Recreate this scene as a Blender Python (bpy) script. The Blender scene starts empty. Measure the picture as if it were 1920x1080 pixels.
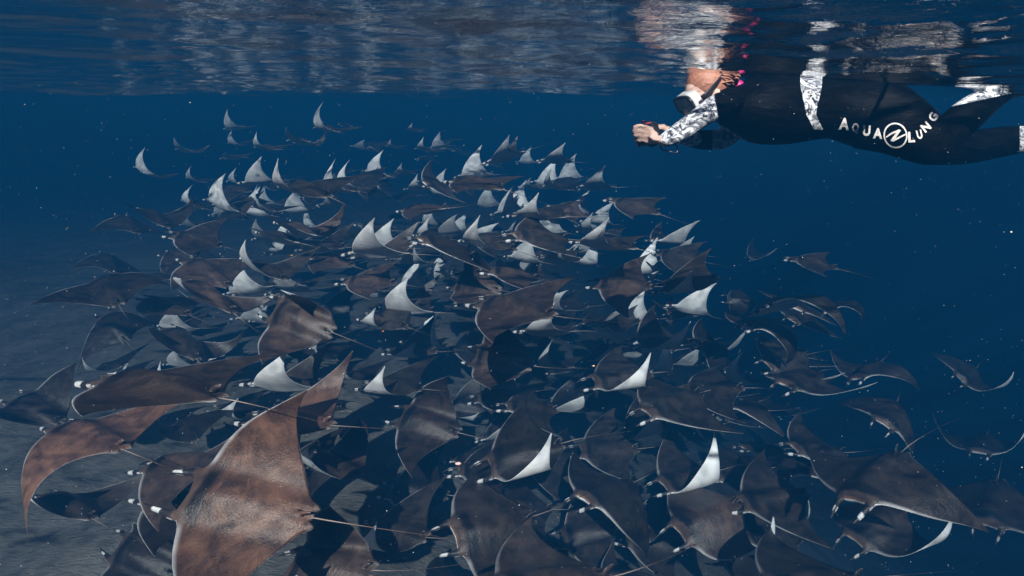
import bpy, bmesh, math, random
import numpy as np
from mathutils import Vector, Matrix, noise
from mathutils.bvhtree import BVHTree

random.seed(11)
sc = bpy.context.scene
COL = sc.collection
rad = math.radians

# ------------------------------------------------------------------ camera
FPX = 1047.0                      # focal length in pixels of the 1920 px wide photograph
PITCH = rad(-18.2)
CAM = Vector((0.0, 0.0, -0.15))   # just beneath the sea surface
cd = bpy.data.cameras.new('camera')
cam = bpy.data.objects.new('camera', cd)
COL.objects.link(cam)
cam.location = CAM
cam.rotation_euler = (rad(90) + PITCH, 0, 0)
cd.sensor_width = 36.0
cd.lens = 36.0 * FPX / 1920.0
cd.clip_start = 0.02
cd.clip_end = 400
sc.camera = cam

# ------------------------------------------------------------------ world, sun, exposure
SUN_EL, SUN_AZ = rad(40), rad(182)        # azimuth: compass bearing of the sun, 0 = +Y, clockwise
w = bpy.data.worlds.new('World')
sc.world = w
w.use_nodes = True
nt = w.node_tree
for n in list(nt.nodes):
    nt.nodes.remove(n)
sky = nt.nodes.new('ShaderNodeTexSky')
sky.sky_type = 'NISHITA'
sky.sun_disc = False
sky.sun_elevation = SUN_EL
sky.sun_rotation = SUN_AZ
bg = nt.nodes.new('ShaderNodeBackground')
bg.inputs['Strength'].default_value = 0.05
wo = nt.nodes.new('ShaderNodeOutputWorld')
nt.links.new(sky.outputs[0], bg.inputs[0])
nt.links.new(bg.outputs[0], wo.inputs[0])
sd = bpy.data.lights.new('sun', 'SUN')
sd.energy = 5.0
sd.angle = rad(0.5)
sd.color = (1.0, 0.95, 0.86)
sun = bpy.data.objects.new('sun', sd)
COL.objects.link(sun)
sv = Vector((math.sin(SUN_AZ) * math.cos(SUN_EL), math.cos(SUN_AZ) * math.cos(SUN_EL), math.sin(SUN_EL)))
sun.rotation_euler = (-sv).to_track_quat('-Z', 'Y').to_euler()
sun.location = (0, 0, 20)
sc.view_settings.view_transform = 'Standard'
sc.view_settings.look = 'None'
sc.view_settings.gamma = 1.0
sc.view_settings.use_curve_mapping = False
sc.view_settings.exposure = 1.55
cy = sc.cycles
cy.max_bounces = 5
cy.diffuse_bounces = 2
cy.glossy_bounces = 3
cy.transmission_bounces = 2
cy.volume_bounces = 1
cy.transparent_max_bounces = 12
cy.use_denoising = True
cy.caustics_reflective = False
cy.caustics_refractive = False
cy.sample_clamp_indirect = 3.0

# ------------------------------------------------------------------ helpers
def pix(x, y, Y):
    """The point of the plane Y = const that the photograph shows at pixel x, y (1920 x 1080)."""
    v = Vector(((x - 960) / FPX, 1.0, (540 - y) / FPX))
    c, s = math.cos(PITCH), math.sin(PITCH)
    d = Vector((v.x, v.y * c - v.z * s, v.y * s + v.z * c))
    return CAM + d * (Y / d.y)

def pixd(x, y, dist):
    v = Vector(((x - 960) / FPX, 1.0, (540 - y) / FPX)).normalized()
    c, s = math.cos(PITCH), math.sin(PITCH)
    return CAM + dist * Vector((v.x, v.y * c - v.z * s, v.y * s + v.z * c))

def tag(o, label=None, cat=None, group=None, kind=None):
    if label: o['label'] = label
    if cat: o['category'] = cat
    if group: o['group'] = group
    if kind: o['kind'] = kind
    return o

def link(name, me, mat=None, parent=None):
    o = bpy.data.objects.new(name, me)
    COL.objects.link(o)
    if mat is not None:
        for m in (mat if isinstance(mat, (list, tuple)) else [mat]):
            me.materials.append(m)
    if parent is not None:
        o.parent = parent
    return o

def smooth(me):
    me.polygons.foreach_set('use_smooth', [True] * len(me.polygons))
    me.update()

class NT:
    """Tiny node-tree writer."""
    def __init__(self, name):
        self.m = bpy.data.materials.new(name)
        self.m.use_nodes = True
        self.t = self.m.node_tree
        for n in list(self.t.nodes):
            self.t.nodes.remove(n)
        self.out = self.t.nodes.new('ShaderNodeOutputMaterial')
    def n(self, typ, props=None, **ins):
        nd = self.t.nodes.new(typ)
        for k, v in (props or {}).items():
            setattr(nd, k, v)
        for k, v in ins.items():
            key = int(k[1:]) if k[0] == 'i' and k[1:].isdigit() else k.replace('_', ' ')
            self.put(nd.inputs[key], v)
        return nd
    def put(self, sock, v):
        if isinstance(v, bpy.types.NodeSocket):
            self.t.links.new(v, sock)
        elif isinstance(v, bpy.types.Node):
            self.t.links.new(v.outputs[0], sock)
        else:
            sock.default_value = v
    def math(self, op, a, b=0.0, clamp=False):
        nd = self.n('ShaderNodeMath', {'operation': op, 'use_clamp': clamp})
        self.put(nd.inputs[0], a); self.put(nd.inputs[1], b)
        return nd.outputs[0]
    def mix(self, f, a, b):
        nd = self.n('ShaderNodeMix', {'data_type': 'RGBA'})
        self.put(nd.inputs[0], f); self.put(nd.inputs[6], a); self.put(nd.inputs[7], b)
        return nd.outputs[2]
    def ramp(self, f, lo, hi, a=0.0, b=1.0):
        nd = self.n('ShaderNodeMapRange', {'interpolation_type': 'SMOOTHSTEP'})
        self.put(nd.inputs[0], f)
        for i, v in ((1, lo), (2, hi), (3, a), (4, b)):
            nd.inputs[i].default_value = v
        return nd.outputs[0]
    def noise(self, vec, scale, detail=3.0, rough=0.55, dist=0.0):
        nd = self.n('ShaderNodeTexNoise', None, Scale=scale, Detail=detail, Roughness=rough, Distortion=dist)
        if vec is not None: self.put(nd.inputs['Vector'], vec)
        return nd.outputs['Fac']
    def vec(self, v, scale=(1, 1, 1), loc=(0, 0, 0)):
        nd = self.n('ShaderNodeMapping')
        self.put(nd.inputs[0], v)
        nd.inputs['Scale'].default_value = scale
        nd.inputs['Location'].default_value = loc
        return nd.outputs[0]

def rgb(r, g, b): return (r, g, b, 1.0)

def plain(name, col, rough=0.5, spec=0.4, bump=0.0, bscale=60, metal=0.0):
    k = NT(name)
    tc = k.n('ShaderNodeTexCoord')
    f = k.noise(tc.outputs['Object'], bscale, 4)
    c = k.mix(k.ramp(f, .3, .7), rgb(*[v * .8 for v in col]), rgb(*[min(1, v * 1.15) for v in col]))
    p = k.n('ShaderNodeBsdfPrincipled', None, Base_Color=c, Roughness=rough, Metallic=metal)
    p.inputs['Specular IOR Level'].default_value = spec
    if bump:
        b = k.n('ShaderNodeBump', None, Strength=bump, Distance=0.004, Height=f)
        k.put(p.inputs['Normal'], b.outputs[0])
    k.put(k.out.inputs[0], p.outputs[0])
    return k.m

# ------------------------------------------------------------------ the water itself (the haze)
k = NT('sea_water_volume')
pv = k.n('ShaderNodeVolumePrincipled')
pv.inputs['Color'].default_value = rgb(0.002, 0.033, 0.088)
pv.inputs['Absorption Color'].default_value = rgb(0.01, 0.03, 0.05)
pv.inputs['Density'].default_value = 0.172
pv.inputs['Anisotropy'].default_value = -0.1
k.put(k.out.inputs['Volume'], pv.outputs[0])
bm = bmesh.new()
bmesh.ops.create_cube(bm, size=1.0)
for v in bm.verts:
    v.co = Vector((v.co.x * 150, 30 + v.co.y * 150, -12.9 if v.co.z < 0 else 0.32))
me = bpy.data.meshes.new('haze'); bm.to_mesh(me); bm.free()
tag(link('haze', me, k.m), 'deep blue sea water filling the space around the school of rays', None, None, 'stuff')

# ------------------------------------------------------------------ sea surface, seen from below
def wave_h(X, Y):
    r = np.hypot(X, Y)
    h = np.zeros_like(X)
    rs = np.random.RandomState(4)
    for i in range(34):
        lam = 1.9 * 0.90 ** i
        ang = rad(98) + rs.normal(0, 0.52)
        kx, ky = math.cos(ang) * 2 * math.pi / lam, math.sin(ang) * 2 * math.pi / lam
        ph = rs.uniform(0, 6.28)
        warp = 0.35 * np.sin(X * 0.9 / lam + ph * 2 + i) + 0.35 * np.sin(Y * 0.7 / lam + ph + 2 * i)
        a = (0.0125 if lam > .28 else 0.0095 * (lam / .28) ** .2) * lam / (1 + (lam / .9) ** 1.5)
        s = np.sin(kx * X + ky * Y + ph + warp * 2.2)
        amp = 0.45 + 0.75 * np.sin(X * 0.55 / lam ** .5 + ph * 3) * np.sin(Y * 0.45 / lam ** .5 + ph * 5)
        h += a * amp * (s + 0.28 * np.cos(2 * (kx * X + ky * Y + ph + warp * 2.2)))
    near = np.clip(r / 1.2, 0.35, 1.0) * (1 + .35 * np.clip((r - 2.5) / 4, 0, 1))
    swell = .022 * np.sin(X * .62 + Y * 1.15 + .6) + .016 * np.sin(X * 1.5 - Y * .8 + 2) + .012 * np.sin(Y * 2.3 + X * .35)
    h += swell * np.clip((r - 1.2) / 2.5, 0, 1)
    return h * near * .85 + 0.012 - .085 * np.exp(-((X - 1.9) / 1.5) ** 2 - ((Y - 2.5) / 1.1) ** 2)

def grid_mesh(name, X, Y, Z):
    n, m = X.shape
    me = bpy.data.meshes.new(name)
    co = np.stack([X, Y, Z], -1).reshape(-1, 3).astype(np.float32)
    i = np.arange(n * m).reshape(n, m)
    q = np.stack([i[:-1, :-1], i[1:, :-1], i[1:, 1:], i[:-1, 1:]], -1).reshape(-1, 4)
    me.vertices.add(len(co)); me.vertices.foreach_set('co', co.ravel())
    me.loops.add(q.size); me.loops.foreach_set('vertex_index', q.ravel().astype(np.int32))
    me.polygons.add(len(q)); me.polygons.foreach_set('loop_start', np.arange(0, q.size, 4, dtype=np.int32))
    me.polygons.foreach_set('loop_total', np.full(len(q), 4, dtype=np.int32))
    me.update(calc_edges=True)
    smooth(me)
    return me

def spaced(lo, hi, n, p):
    t = np.linspace(-1, 1, n)
    u = np.sign(t) * np.abs(t) ** p
    return np.where(u < 0, u * lo, u * hi)

ys = np.concatenate([-.5 - np.linspace(1, 0, 26)[:-1] ** 2 * 38, np.linspace(-.5, 7.5, 430)[:-1], 7.5 + np.linspace(0, 1, 190) ** 1.8 * 88])
far_x = 4.5 + np.linspace(0, 1, 60)[1:] ** 2.2 * 68
xs = np.concatenate([-far_x[::-1], np.linspace(-4.5, 4.5, 520), far_x])
Xg, Yg = np.meshgrid(xs, ys, indexing='ij')
me = grid_mesh('sea_surface', Xg, Yg, wave_h(Xg, Yg))
k = NT('sea_surface')
geo = k.n('ShaderNodeNewGeometry')
P = geo.outputs['Position']
n1 = k.noise(k.vec(P, (5, 13, 5)), 1.0, 4, 0.6, 0.6)
n2 = k.noise(k.vec(P, (22, 50, 22)), 1.0, 3, 0.6, 0.8)
hgt = k.math('ADD', k.math('ADD', k.math('MULTIPLY', k.math('ABSOLUTE', k.math('SUBTRACT', n1, .5)), -0.004), k.math('MULTIPLY', n1, 0.001)), k.math('MULTIPLY', n2, 0.0013))
bump = k.n('ShaderNodeBump', None, Strength=1.0, Distance=1.0, Height=hgt)
fr = k.n('ShaderNodeFresnel', None, IOR=1.16, Normal=bump.outputs[0])
# net of bright lines painted into the transmission colour, imitating light focused by waves
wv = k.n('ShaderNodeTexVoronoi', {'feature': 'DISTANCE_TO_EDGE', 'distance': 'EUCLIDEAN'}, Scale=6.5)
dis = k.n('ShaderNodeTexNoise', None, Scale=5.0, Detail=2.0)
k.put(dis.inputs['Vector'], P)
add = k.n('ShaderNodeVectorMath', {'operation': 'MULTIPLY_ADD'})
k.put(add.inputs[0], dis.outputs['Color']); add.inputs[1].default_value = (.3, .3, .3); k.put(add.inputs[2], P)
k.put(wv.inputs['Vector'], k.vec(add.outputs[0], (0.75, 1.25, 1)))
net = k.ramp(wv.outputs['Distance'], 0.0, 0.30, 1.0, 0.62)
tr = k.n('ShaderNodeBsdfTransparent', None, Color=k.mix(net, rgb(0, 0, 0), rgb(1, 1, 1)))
gl = k.n('ShaderNodeBsdfGlossy', None, Color=rgb(.97, .97, .97), Roughness=0.0, Normal=bump.outputs[0])
mx = k.n('ShaderNodeMixShader')
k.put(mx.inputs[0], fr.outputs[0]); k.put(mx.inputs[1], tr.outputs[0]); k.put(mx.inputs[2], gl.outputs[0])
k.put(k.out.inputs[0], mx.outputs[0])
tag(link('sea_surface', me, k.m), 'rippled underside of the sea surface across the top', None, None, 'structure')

# ------------------------------------------------------------------ sand sea floor
def floor_z(X, Y):
    t = np.maximum(X + 1.4, 0)
    base = -3.12 + 0.02 * X - 0.03 * (Y - 3) - 0.72 * t * t / (t + 1.2)
    base = np.maximum(base, -10.5 + 0.3 * np.sin(X * .3))
    d = 0.05 * np.sin(X * 1.7 + Y * .8) * np.sin(Y * 1.3 - X * .4) + 0.03 * np.sin(X * 4.1 - Y * 2.2 + 2)
    ph = X * 13 + Y * 24 + 2.6 * np.sin(X * 1.9 + Y * .7) + 1.9 * np.sin(Y * 2.3 - X * .9) + 1.1 * np.sin(X * 5.2 + Y * 3.3)
    rip = 0.009 * (1 - np.abs(np.sin(ph * .5)) ** .8) * (0.45 + 0.55 * np.sin(X * 1.1 + 1) * np.sin(Y * 1.4))
    return base + d + rip
xs = spaced(70, 70, 500, 2.6) - 2.0
ysf = 3.4 + spaced(26, 92, 500, 2.6)
Xg, Yg = np.meshgrid(xs, ysf, indexing='ij')
me = grid_mesh('sea_floor', Xg, Yg, floor_z(Xg, Yg))
k = NT('sand')
geo = k.n('ShaderNodeNewGeometry'); P = geo.outputs['Position']
a = k.noise(P, 2.2, 5); b = k.noise(P, 90, 3); c3 = k.noise(k.vec(P, (9, 22, 9)), 1.0, 4, .6, 1.0)
col = k.mix(k.ramp(a, .3, .7), rgb(.095, .093, .085), rgb(.155, .151, .138))
col = k.mix(k.ramp(c3, .55, .75, 0, .25), col, rgb(.04, .038, .034))
col = k.mix(k.ramp(b, .5, .75, 0, .35), col, rgb(.14, .13, .12))
hh = k.math('ADD', k.math('MULTIPLY', b, .0035), k.math('MULTIPLY', c3, .02))
bp = k.n('ShaderNodeBump', None, Strength=1.0, Distance=1.0, Height=hh)
p = k.n('ShaderNodeBsdfPrincipled', None, Base_Color=col, Roughness=.95, Normal=bp.outputs[0])
p.inputs['Specular IOR Level'].default_value = 0.1
k.put(k.out.inputs[0], p.outputs[0])
tag(link('sea_floor', me, k.m), 'rippled grey sand of the sea floor', None, None, 'structure')

# ------------------------------------------------------------------ devil rays
SPAN = [0, .03, .06, .085, .110, .150, .190, .215, .24, .27, .30, .33, .36, .39, .42, .45, .48, .51, .54, .57, .60, .63, .66, .69, .72, .75,
        .78, .81, .84, .865, .89, .91, .93, .95, .965, .98, .992]
_LE = ([0, .110, .150, .190, .222, .25, .30, .41, .53, .65, .77, .875, .95, 1.0],
       [.375, .392, .388, .362, .335, .318, .300, .245, .165, .060, -.070, -.200, -.300, -.372])
_TE = ([0, .03, .05, .075, .100, .120, .150, .19, .222, .30, .41, .53, .65, .77, .875, .95, 1.0],
       [-.515, -.525, -.560, -.565, -.520, -.480, -.455, -.430, -.410, -.365, -.315, -.280, -.265, -.275, -.305, -.345, -.380])
def _soft(tab, s0=.20):
    g = np.linspace(0, 1, 401)
    v = np.interp(g, *tab)
    sm_ = v.copy()
    pad = np.concatenate([2 * v[0] - v[40:0:-1], v, 2 * v[-1] - v[-2:-42:-1]])
    ker = np.exp(-(np.arange(-40, 41) / 18.0) ** 2); ker /= ker.sum()
    sm_ = np.convolve(pad, ker, 'valid')
    w_ = np.clip((g - s0) / .06, 0, 1)
    return g, v * (1 - w_) + sm_ * w_
LE, TE = _soft(_LE), _soft(_TE, .16)
CH = [0, .012, .045, .10, .18, .28, .39, .50, .61, .72, .82, .90, .96, 1.0]

def wing_curve(b, c, s):
    g = np.linspace(0, 1.05, 106)
    th = b * np.clip((g - .12) / .15, 0, 1) + c * np.clip((g - .12) / .88, 0, 1) ** 1.3
    th[g < .12] = 0
    x = np.concatenate([[0], np.cumsum((np.cos(th[1:]) + np.cos(th[:-1])) / 2 * .01)])
    z = np.concatenate([[0], np.cumsum((np.sin(th[1:]) + np.sin(th[:-1])) / 2 * .01)])
    return np.interp(s, g, x), np.interp(s, g, z), np.interp(s, g, th)

def ray_topology():
    """Undeformed unit ray: one closed sheet with head lobes, dorsal fin and whip tail pulled out of it."""
    cols = [-s for s in SPAN[:0:-1]] + SPAN
    nc, M = len(cols), len(CH) - 1
    V, mark, faces = [], [], []
    idx = {}
    def addv(p, m):
        V.append(p); mark.append(m); return len(V) - 1
    def prof(t): return (t ** .5) * max(0, 1 - t) ** .85 * 1.75
    for i, x in enumerate(cols):
        s = abs(x)
        yl, yt = np.interp(s, *LE), np.interp(s, *TE)
        T = 0.007 + 0.110 * math.exp(-(s / .15) ** 2) + 0.058 * math.exp(-(s / .36) ** 2)
        T *= min(1, (1 - s) / .12 + .25)
        for j, t in enumerate(CH):
            y = yl + (yt - yl) * t
            zt = T * prof(t) + (0.016 * math.exp(-((s - .14) / .05) ** 2 - ((t - .03) / .07) ** 2))
            # a low spine along the back
            zt += 0.010 * math.exp(-(s / .05) ** 2) * min(1, t * 4) * (1 - t)
            if j == 0 or j == M:
                idx[i, 't', j] = idx[i, 'b', j] = addv((x, y, 0), (0.8 if j == 0 else 0.5, 1.0 - t, 0))
            else:
                idx[i, 't', j] = addv((x, y, zt), (0, 1 - t, 0))
                idx[i, 'b', j] = addv((x, y, -zt * .72), (1, 1 - t, 0))
    c0 = nc // 2
    hR = [SPAN.index(.110), SPAN.index(.150), SPAN.index(.190)]
    holes = set()
    for sgn in (1, -1):
        for q in (min(c0 + sgn * hR[0], c0 + sgn * hR[1]), min(c0 + sgn * hR[1], c0 + sgn * hR[2])):
            holes.add((q, 0, 't')); holes.add((q, 0, 'b'))
    for q in (c0 - 1, c0):
        holes.add((q, M - 1, 't')); holes.add((q, M - 1, 'b'))
        holes.add((q, M - 3, 't'))
    for i in range(nc - 1):
        for j in range(M):
            for sd in 'tb':
                if (i, j, sd) in holes: continue
                f = [idx[i, sd, j], idx[i, sd, j + 1], idx[i + 1, sd, j + 1], idx[i + 1, sd, j]]
                faces.append(f[::-1] if sd == 'b' else f)
    for i in (0, nc - 1):
        loop = [idx[i, 't', j] for j in range(M + 1)] + [idx[i, 'b', j] for j in range(M - 1, 0, -1)]
        faces.append(loop if i else loop[::-1])
    def tube(ring, rings, marks, cap=True):
        last = ring
        for pts, mk in zip(rings, marks):
            cur = [addv(p, mk if not callable(mk) else mk(a)) for a, p in enumerate(pts)]
            n = len(ring)
            for a in range(n):
                faces.append([last[a], last[(a + 1) % n], cur[(a + 1) % n], cur[a]])
            last = cur
        faces.append(list(last))
    # head lobes
    for sgn in (1, -1):
        a, b, c = (c0 + sgn * h for h in hR)
        ring = [idx[a, 't', 0], idx[a, 't', 1], idx[b, 't', 1], idx[c, 't', 1], idx[c, 't', 0], idx[c, 'b', 1], idx[b, 'b', 1], idx[a, 'b', 1]]
        rings, marks = [], []
        for u, wx, wz, cx, cz, wh in ((.025, .040, .031, .150, -.002, .8), (.058, .033, .031, .149, -.008, .8), (.080, .024, .027, .147, -.014, 0),
                                      (.120, .020, .027, .142, -.022, 0), (.142, .018, .028, .138, -.027, .9), (.190, .015, .025, .132, -.033, .8),
                                      (.222, .010, .016, .124, -.038, .2), (.250, .006, .009, .118, -.042, 0), (.275, .002, .003, .110, -.045, 0)):
            pts = []
            for a_ in range(8):
                ang = math.pi - a_ * math.pi / 4
                tw = 0.5 * (u / .262)
                px, pz = math.cos(ang) * wx, math.sin(ang) * wz
                px, pz = px * math.cos(tw) - pz * math.sin(tw) * .6, pz + px * math.sin(tw) * .5
                pts.append((sgn * (cx + px), .365 + u + .012 * math.cos(ang), cz + pz))
            rings.append(pts)
            def mk(q, wh=wh, u=u):
                ang = math.pi - q * math.pi / 4
                side = 0.5 + 0.5 * math.cos(ang)              # outer side of the lobe
                if u < .1: return (0, 1, wh if math.sin(ang) < .1 and side > .35 else .1)
                return (0, 1, wh * (1.0 if side > .2 or math.sin(ang) < .2 else .3))
            marks.append(mk)
        if sgn < 0: pass
        tube(ring, rings, marks)
    # whip tail
    ring = [idx[c0 + 1, 't', M], idx[c0 + 1, 't', M - 1], idx[c0, 't', M - 1], idx[c0 - 1, 't', M - 1],
            idx[c0 - 1, 't', M], idx[c0 - 1, 'b', M - 1], idx[c0, 'b', M - 1], idx[c0 + 1, 'b', M - 1]]
    rings, marks = [], []
    for q in range(16):
        u = q / 15
        r = .0040 * (1 - u) ** .9 + .0009
        y = -.53 - .05 * min(1, q) - .85 * u
        rings.append([(math.cos(a_ * math.pi / 4) * r, y, math.sin(a_ * math.pi / 4) * r) for a_ in range(8)])
        marks.append((0.15, -u, .10))
    tube(ring, rings, marks)
    # small dorsal fin in front of the tail
    j0, j1 = M - 3, M - 2
    ring = [idx[c0 - 1, 't', j0], idx[c0, 't', j0], idx[c0 + 1, 't', j0], idx[c0 + 1, 't', j1], idx[c0, 't', j1], idx[c0 - 1, 't', j1]]
    def fin(wd, y0, y1, z): return [(-wd, y0, z), (0, y0 + .004, z), (wd, y0, z), (wd, y1, z), (0, y1 - .004, z), (-wd, y1, z)]
    tube(ring, [fin(.010, -.42, -.475, .045), fin(.006, -.455, -.515, .085), fin(.002, -.50, -.525, .105)], [(0, .1, 0), (0, .1, .25), (0, .1, .5)])
    return np.array(V, float), np.array(mark, float), faces

RV, RM, RF = ray_topology()
# consistent outward normals, worked out once
_bm = bmesh.new()
_vs = [_bm.verts.new(p) for p in RV]
for f in RF:
    try: _bm.faces.new([_vs[i] for i in f])
    except ValueError: pass
bmesh.ops.recalc_face_normals(_bm, faces=_bm.faces)
_bm.verts.index_update()
RF = [[v.index for v in f.verts] for f in _bm.faces]
_bm.free()
RFL = np.array([i for f in RF for i in f], np.int32)
RTOT = np.array([len(f) for f in RF], np.int32)
RST = np.concatenate([[0], np.cumsum(RTOT)[:-1]]).astype(np.int32)

def ray_mesh(h, bL, cL, bR, cR, tail=(0.0, 0.0), sway=0.0):
    V = RV.copy()
    x = V[:, 0]; s = np.abs(x); left = x < 0
    out = V.copy()
    for side, b, c in ((left, bL, cL), (~left, bR, cR)):
        xw, zw, th = wing_curve(b, c, s[side])
        sg = np.where(x[side] < 0, -1.0, 1.0)
        z = V[side, 2]
        # the trailing half lags behind the stroke a little, so the wing is not a plain cylinder
        lag = (V[side, 1] + .05) * np.clip(s[side] - .2, 0, 1) ** 2 * (0.35 * c)
        zz = z + lag
        out[side, 0] = sg * (xw - np.sin(th) * zz)
        out[side, 2] = zw + np.cos(th) * zz
    back = V[:, 1] < -.54
    tl = back & (s < .03)
    u = np.clip(-(V[:, 1] + .54), 0, 2)
    out[tl, 2] += tail[0] * u[tl] ** 1.5 * .35
    out[tl, 0] += tail[1] * u[tl] ** 1.6 * .35
    out[:, 2] += sway * (out[:, 1] ** 2) * .35
    out *= h
    me = bpy.data.meshes.new('devil_ray')
    me.vertices.add(len(out)); me.vertices.foreach_set('co', out.astype(np.float32).ravel())
    me.loops.add(len(RFL)); me.loops.foreach_set('vertex_index', RFL)
    me.polygons.add(len(RST)); me.polygons.foreach_set('loop_start', RST); me.polygons.foreach_set('loop_total', RTOT)
    me.update(calc_edges=True)
    smooth(me)
    a = me.attributes.new('mark', 'FLOAT_VECTOR', 'POINT'); a.data.foreach_set('vector', RM.astype(np.float32).ravel())
    a = me.attributes.new('rest', 'FLOAT_VECTOR', 'POINT'); a.data.foreach_set('vector', RV.astype(np.float32).ravel())
    return me

k = NT('devil_ray_skin')
mk = k.n('ShaderNodeAttribute', {'attribute_name': 'mark'})
rs_ = k.n('ShaderNodeAttribute', {'attribute_name': 'rest'})
oi = k.n('ShaderNodeObjectInfo')
sm = k.n('ShaderNodeSeparateXYZ'); k.put(sm.inputs[0], mk.outputs['Vector'])
srr = k.n('ShaderNodeSeparateXYZ'); k.put(srr.inputs[0], rs_.outputs['Vector'])
off = k.n('ShaderNodeVectorMath', {'operation': 'MULTIPLY_ADD'})
k.put(off.inputs[0], oi.outputs['Random']); off.inputs[1].default_value = (37, 53, 71); k.put(off.inputs[2], rs_.outputs['Vector'])
R = off.outputs[0]
rx, ry = srr.outputs[0], srr.outputs[1]
ax = k.math('ABSOLUTE', rx)
big = k.noise(k.vec(R, (3.2, 3.6, 3)), 1.0, 4, .6, .9)
streak = k.noise(k.vec(R, (5, 9, 5)), 1.0, 5, .65, 1.2)
fine = k.noise(R, 60, 4, .7)
top = k.mix(k.ramp(big, .32, .68), rgb(.011, .0095, .0095), rgb(.046, .034, .028))
top = k.mix(k.ramp(streak, .50, .78, 0, .6), top, rgb(.080, .058, .046))
top = k.mix(k.ramp(streak, .46, .28, 0, .5), top, rgb(.022, .017, .016))
top = k.mix(k.ramp(fine, .35, .8, 0, .35), top, rgb(.075, .06, .052))
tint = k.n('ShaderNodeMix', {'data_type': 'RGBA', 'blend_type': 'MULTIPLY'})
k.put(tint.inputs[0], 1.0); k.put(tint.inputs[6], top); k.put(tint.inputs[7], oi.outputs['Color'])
tone = k.n('ShaderNodeHueSaturation', None, Saturation=.95, Color=tint.outputs[2])
k.put(tone.inputs['Value'], k.math('ADD', k.math('MULTIPLY', oi.outputs['Random'], .55), .38))
top = tone.outputs[0]
# dark collar bands across the head, between and behind the eyes
wob = k.math('MULTIPLY', k.math('SUBTRACT', big, .5), .12)
yy = k.math('ADD', ry, wob)
collar = k.math('MULTIPLY', k.ramp(yy, .17, .23), k.ramp(yy, .33, .27))
collar = k.math('MULTIPLY', collar, k.ramp(ax, .26, .15))
top = k.mix(k.math('MULTIPLY', k.ramp(yy, .27, .32), .7), top, rgb(.075, .054, .044))
top = k.mix(k.math('MULTIPLY', collar, .92), top, rgb(.006, .006, .007))
blot = k.math('MULTIPLY', k.ramp(streak, .40, .52), k.math('MULTIPLY', k.ramp(ry, .06, .14), k.ramp(ry, .22, .16)))
top = k.mix(k.math('MULTIPLY', k.math('MULTIPLY', blot, k.ramp(ax, .22, .12)), .6), top, rgb(.02, .018, .018))
# thin pale line on the upper side right behind the leading edge
rim = k.math('MULTIPLY', k.ramp(sm.outputs[1], .925, .99), k.ramp(ax, .18, .28))
top = k.mix(k.math('MULTIPLY', rim, .8), top, rgb(.36, .35, .36))
lip = k.math('MULTIPLY', k.ramp(sm.outputs[1], .975, .995), k.ramp(ax, .13, .09))
top = k.mix(k.math('MULTIPLY', lip, .8), top, rgb(.24, .12, .065))
# pale pelvic fins
top = k.mix(k.math('MULTIPLY', k.math('MULTIPLY', k.ramp(ry, -.50, -.56), k.ramp(ry, -1.0, -.6)), .65), top, rgb(.36, .29, .26))
und = k.mix(k.ramp(big, .30, .70), rgb(.70, .73, .76), rgb(.86, .87, .88))
und = k.mix(k.ramp(fine, .5, .8, 0, .25), und, rgb(.45, .48, .52))
und = k.mix(k.ramp(sm.outputs[1], .30, -.02, 0, .6), und, rgb(.28, .31, .35))
und = k.mix(k.math('MULTIPLY', k.ramp(ax, .80, 1.0), .6), und, rgb(.25, .28, .32))
col = k.mix(k.ramp(sm.outputs[0], .35, .65), top, und)
horn = k.ramp(ry, .395, .42)
dark = rgb(.018, .017, .020)
col = k.mix(k.math('MULTIPLY', horn, .92), col, dark)
hw = k.math('MULTIPLY', k.ramp(sm.outputs[2], .40, .80), k.math('ADD', k.math('MULTIPLY', k.ramp(fine, .35, .62), .45), .55))
col = k.mix(hw, col, rgb(.62, .63, .65))
bmp = k.n('ShaderNodeBump', None, Strength=.5, Distance=.006, Height=k.math('ADD', fine, k.math('MULTIPLY', streak, 1.5)))
p = k.n('ShaderNodeBsdfPrincipled', None, Base_Color=col, Roughness=.36, Normal=bmp.outputs[0])
p.inputs['Specular IOR Level'].default_value = 0.40
k.put(k.out.inputs[0], p.outputs[0])
RAY_SKIN = k.m
EYE = plain('ray_eye', (.01, .01, .012), .15, .6)

eye_me = bpy.data.meshes.new('eye')
bm = bmesh.new(); bmesh.ops.create_uvsphere(bm, u_segments=10, v_segments=7, radius=1.0); bm.to_mesh(eye_me); bm.free(); smooth(eye_me)
eye_me.materials.append(EYE)

def place_ray(o, h, q, label, group=None, eyes=True):
    yaw, p_, r_, bL, cL, bR, cR = q
    me = ray_mesh(h, bL, cL, bR, cR, (random.uniform(-.5, .35), random.uniform(-.5, .5)), random.uniform(-.15, .2))
    ob = link('devil_ray', me, RAY_SKIN)
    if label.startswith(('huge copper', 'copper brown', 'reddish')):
        ob.color = (4.0, 2.65, 2.0, 1)          # lighter copper tint painted in, imitating warmer, stronger light on these nearer animals
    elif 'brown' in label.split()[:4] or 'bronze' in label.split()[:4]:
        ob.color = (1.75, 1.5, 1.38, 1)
    ob.matrix_world = Matrix.Translation(o) @ Matrix.Rotation(yaw, 4, 'Z') @ Matrix.Rotation(p_, 4, 'X') @ Matrix.Rotation(r_, 4, 'Y')
    tag(ob, label, 'ray', group)
    if eyes:
        for sg in (1, -1):
            e = link('eye', eye_me, None, ob)
            e.location = (sg * .200 * h, .325 * h, .008 * h)
            e.scale = (.011 * h, .017 * h, .015 * h)
    return ob

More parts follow.
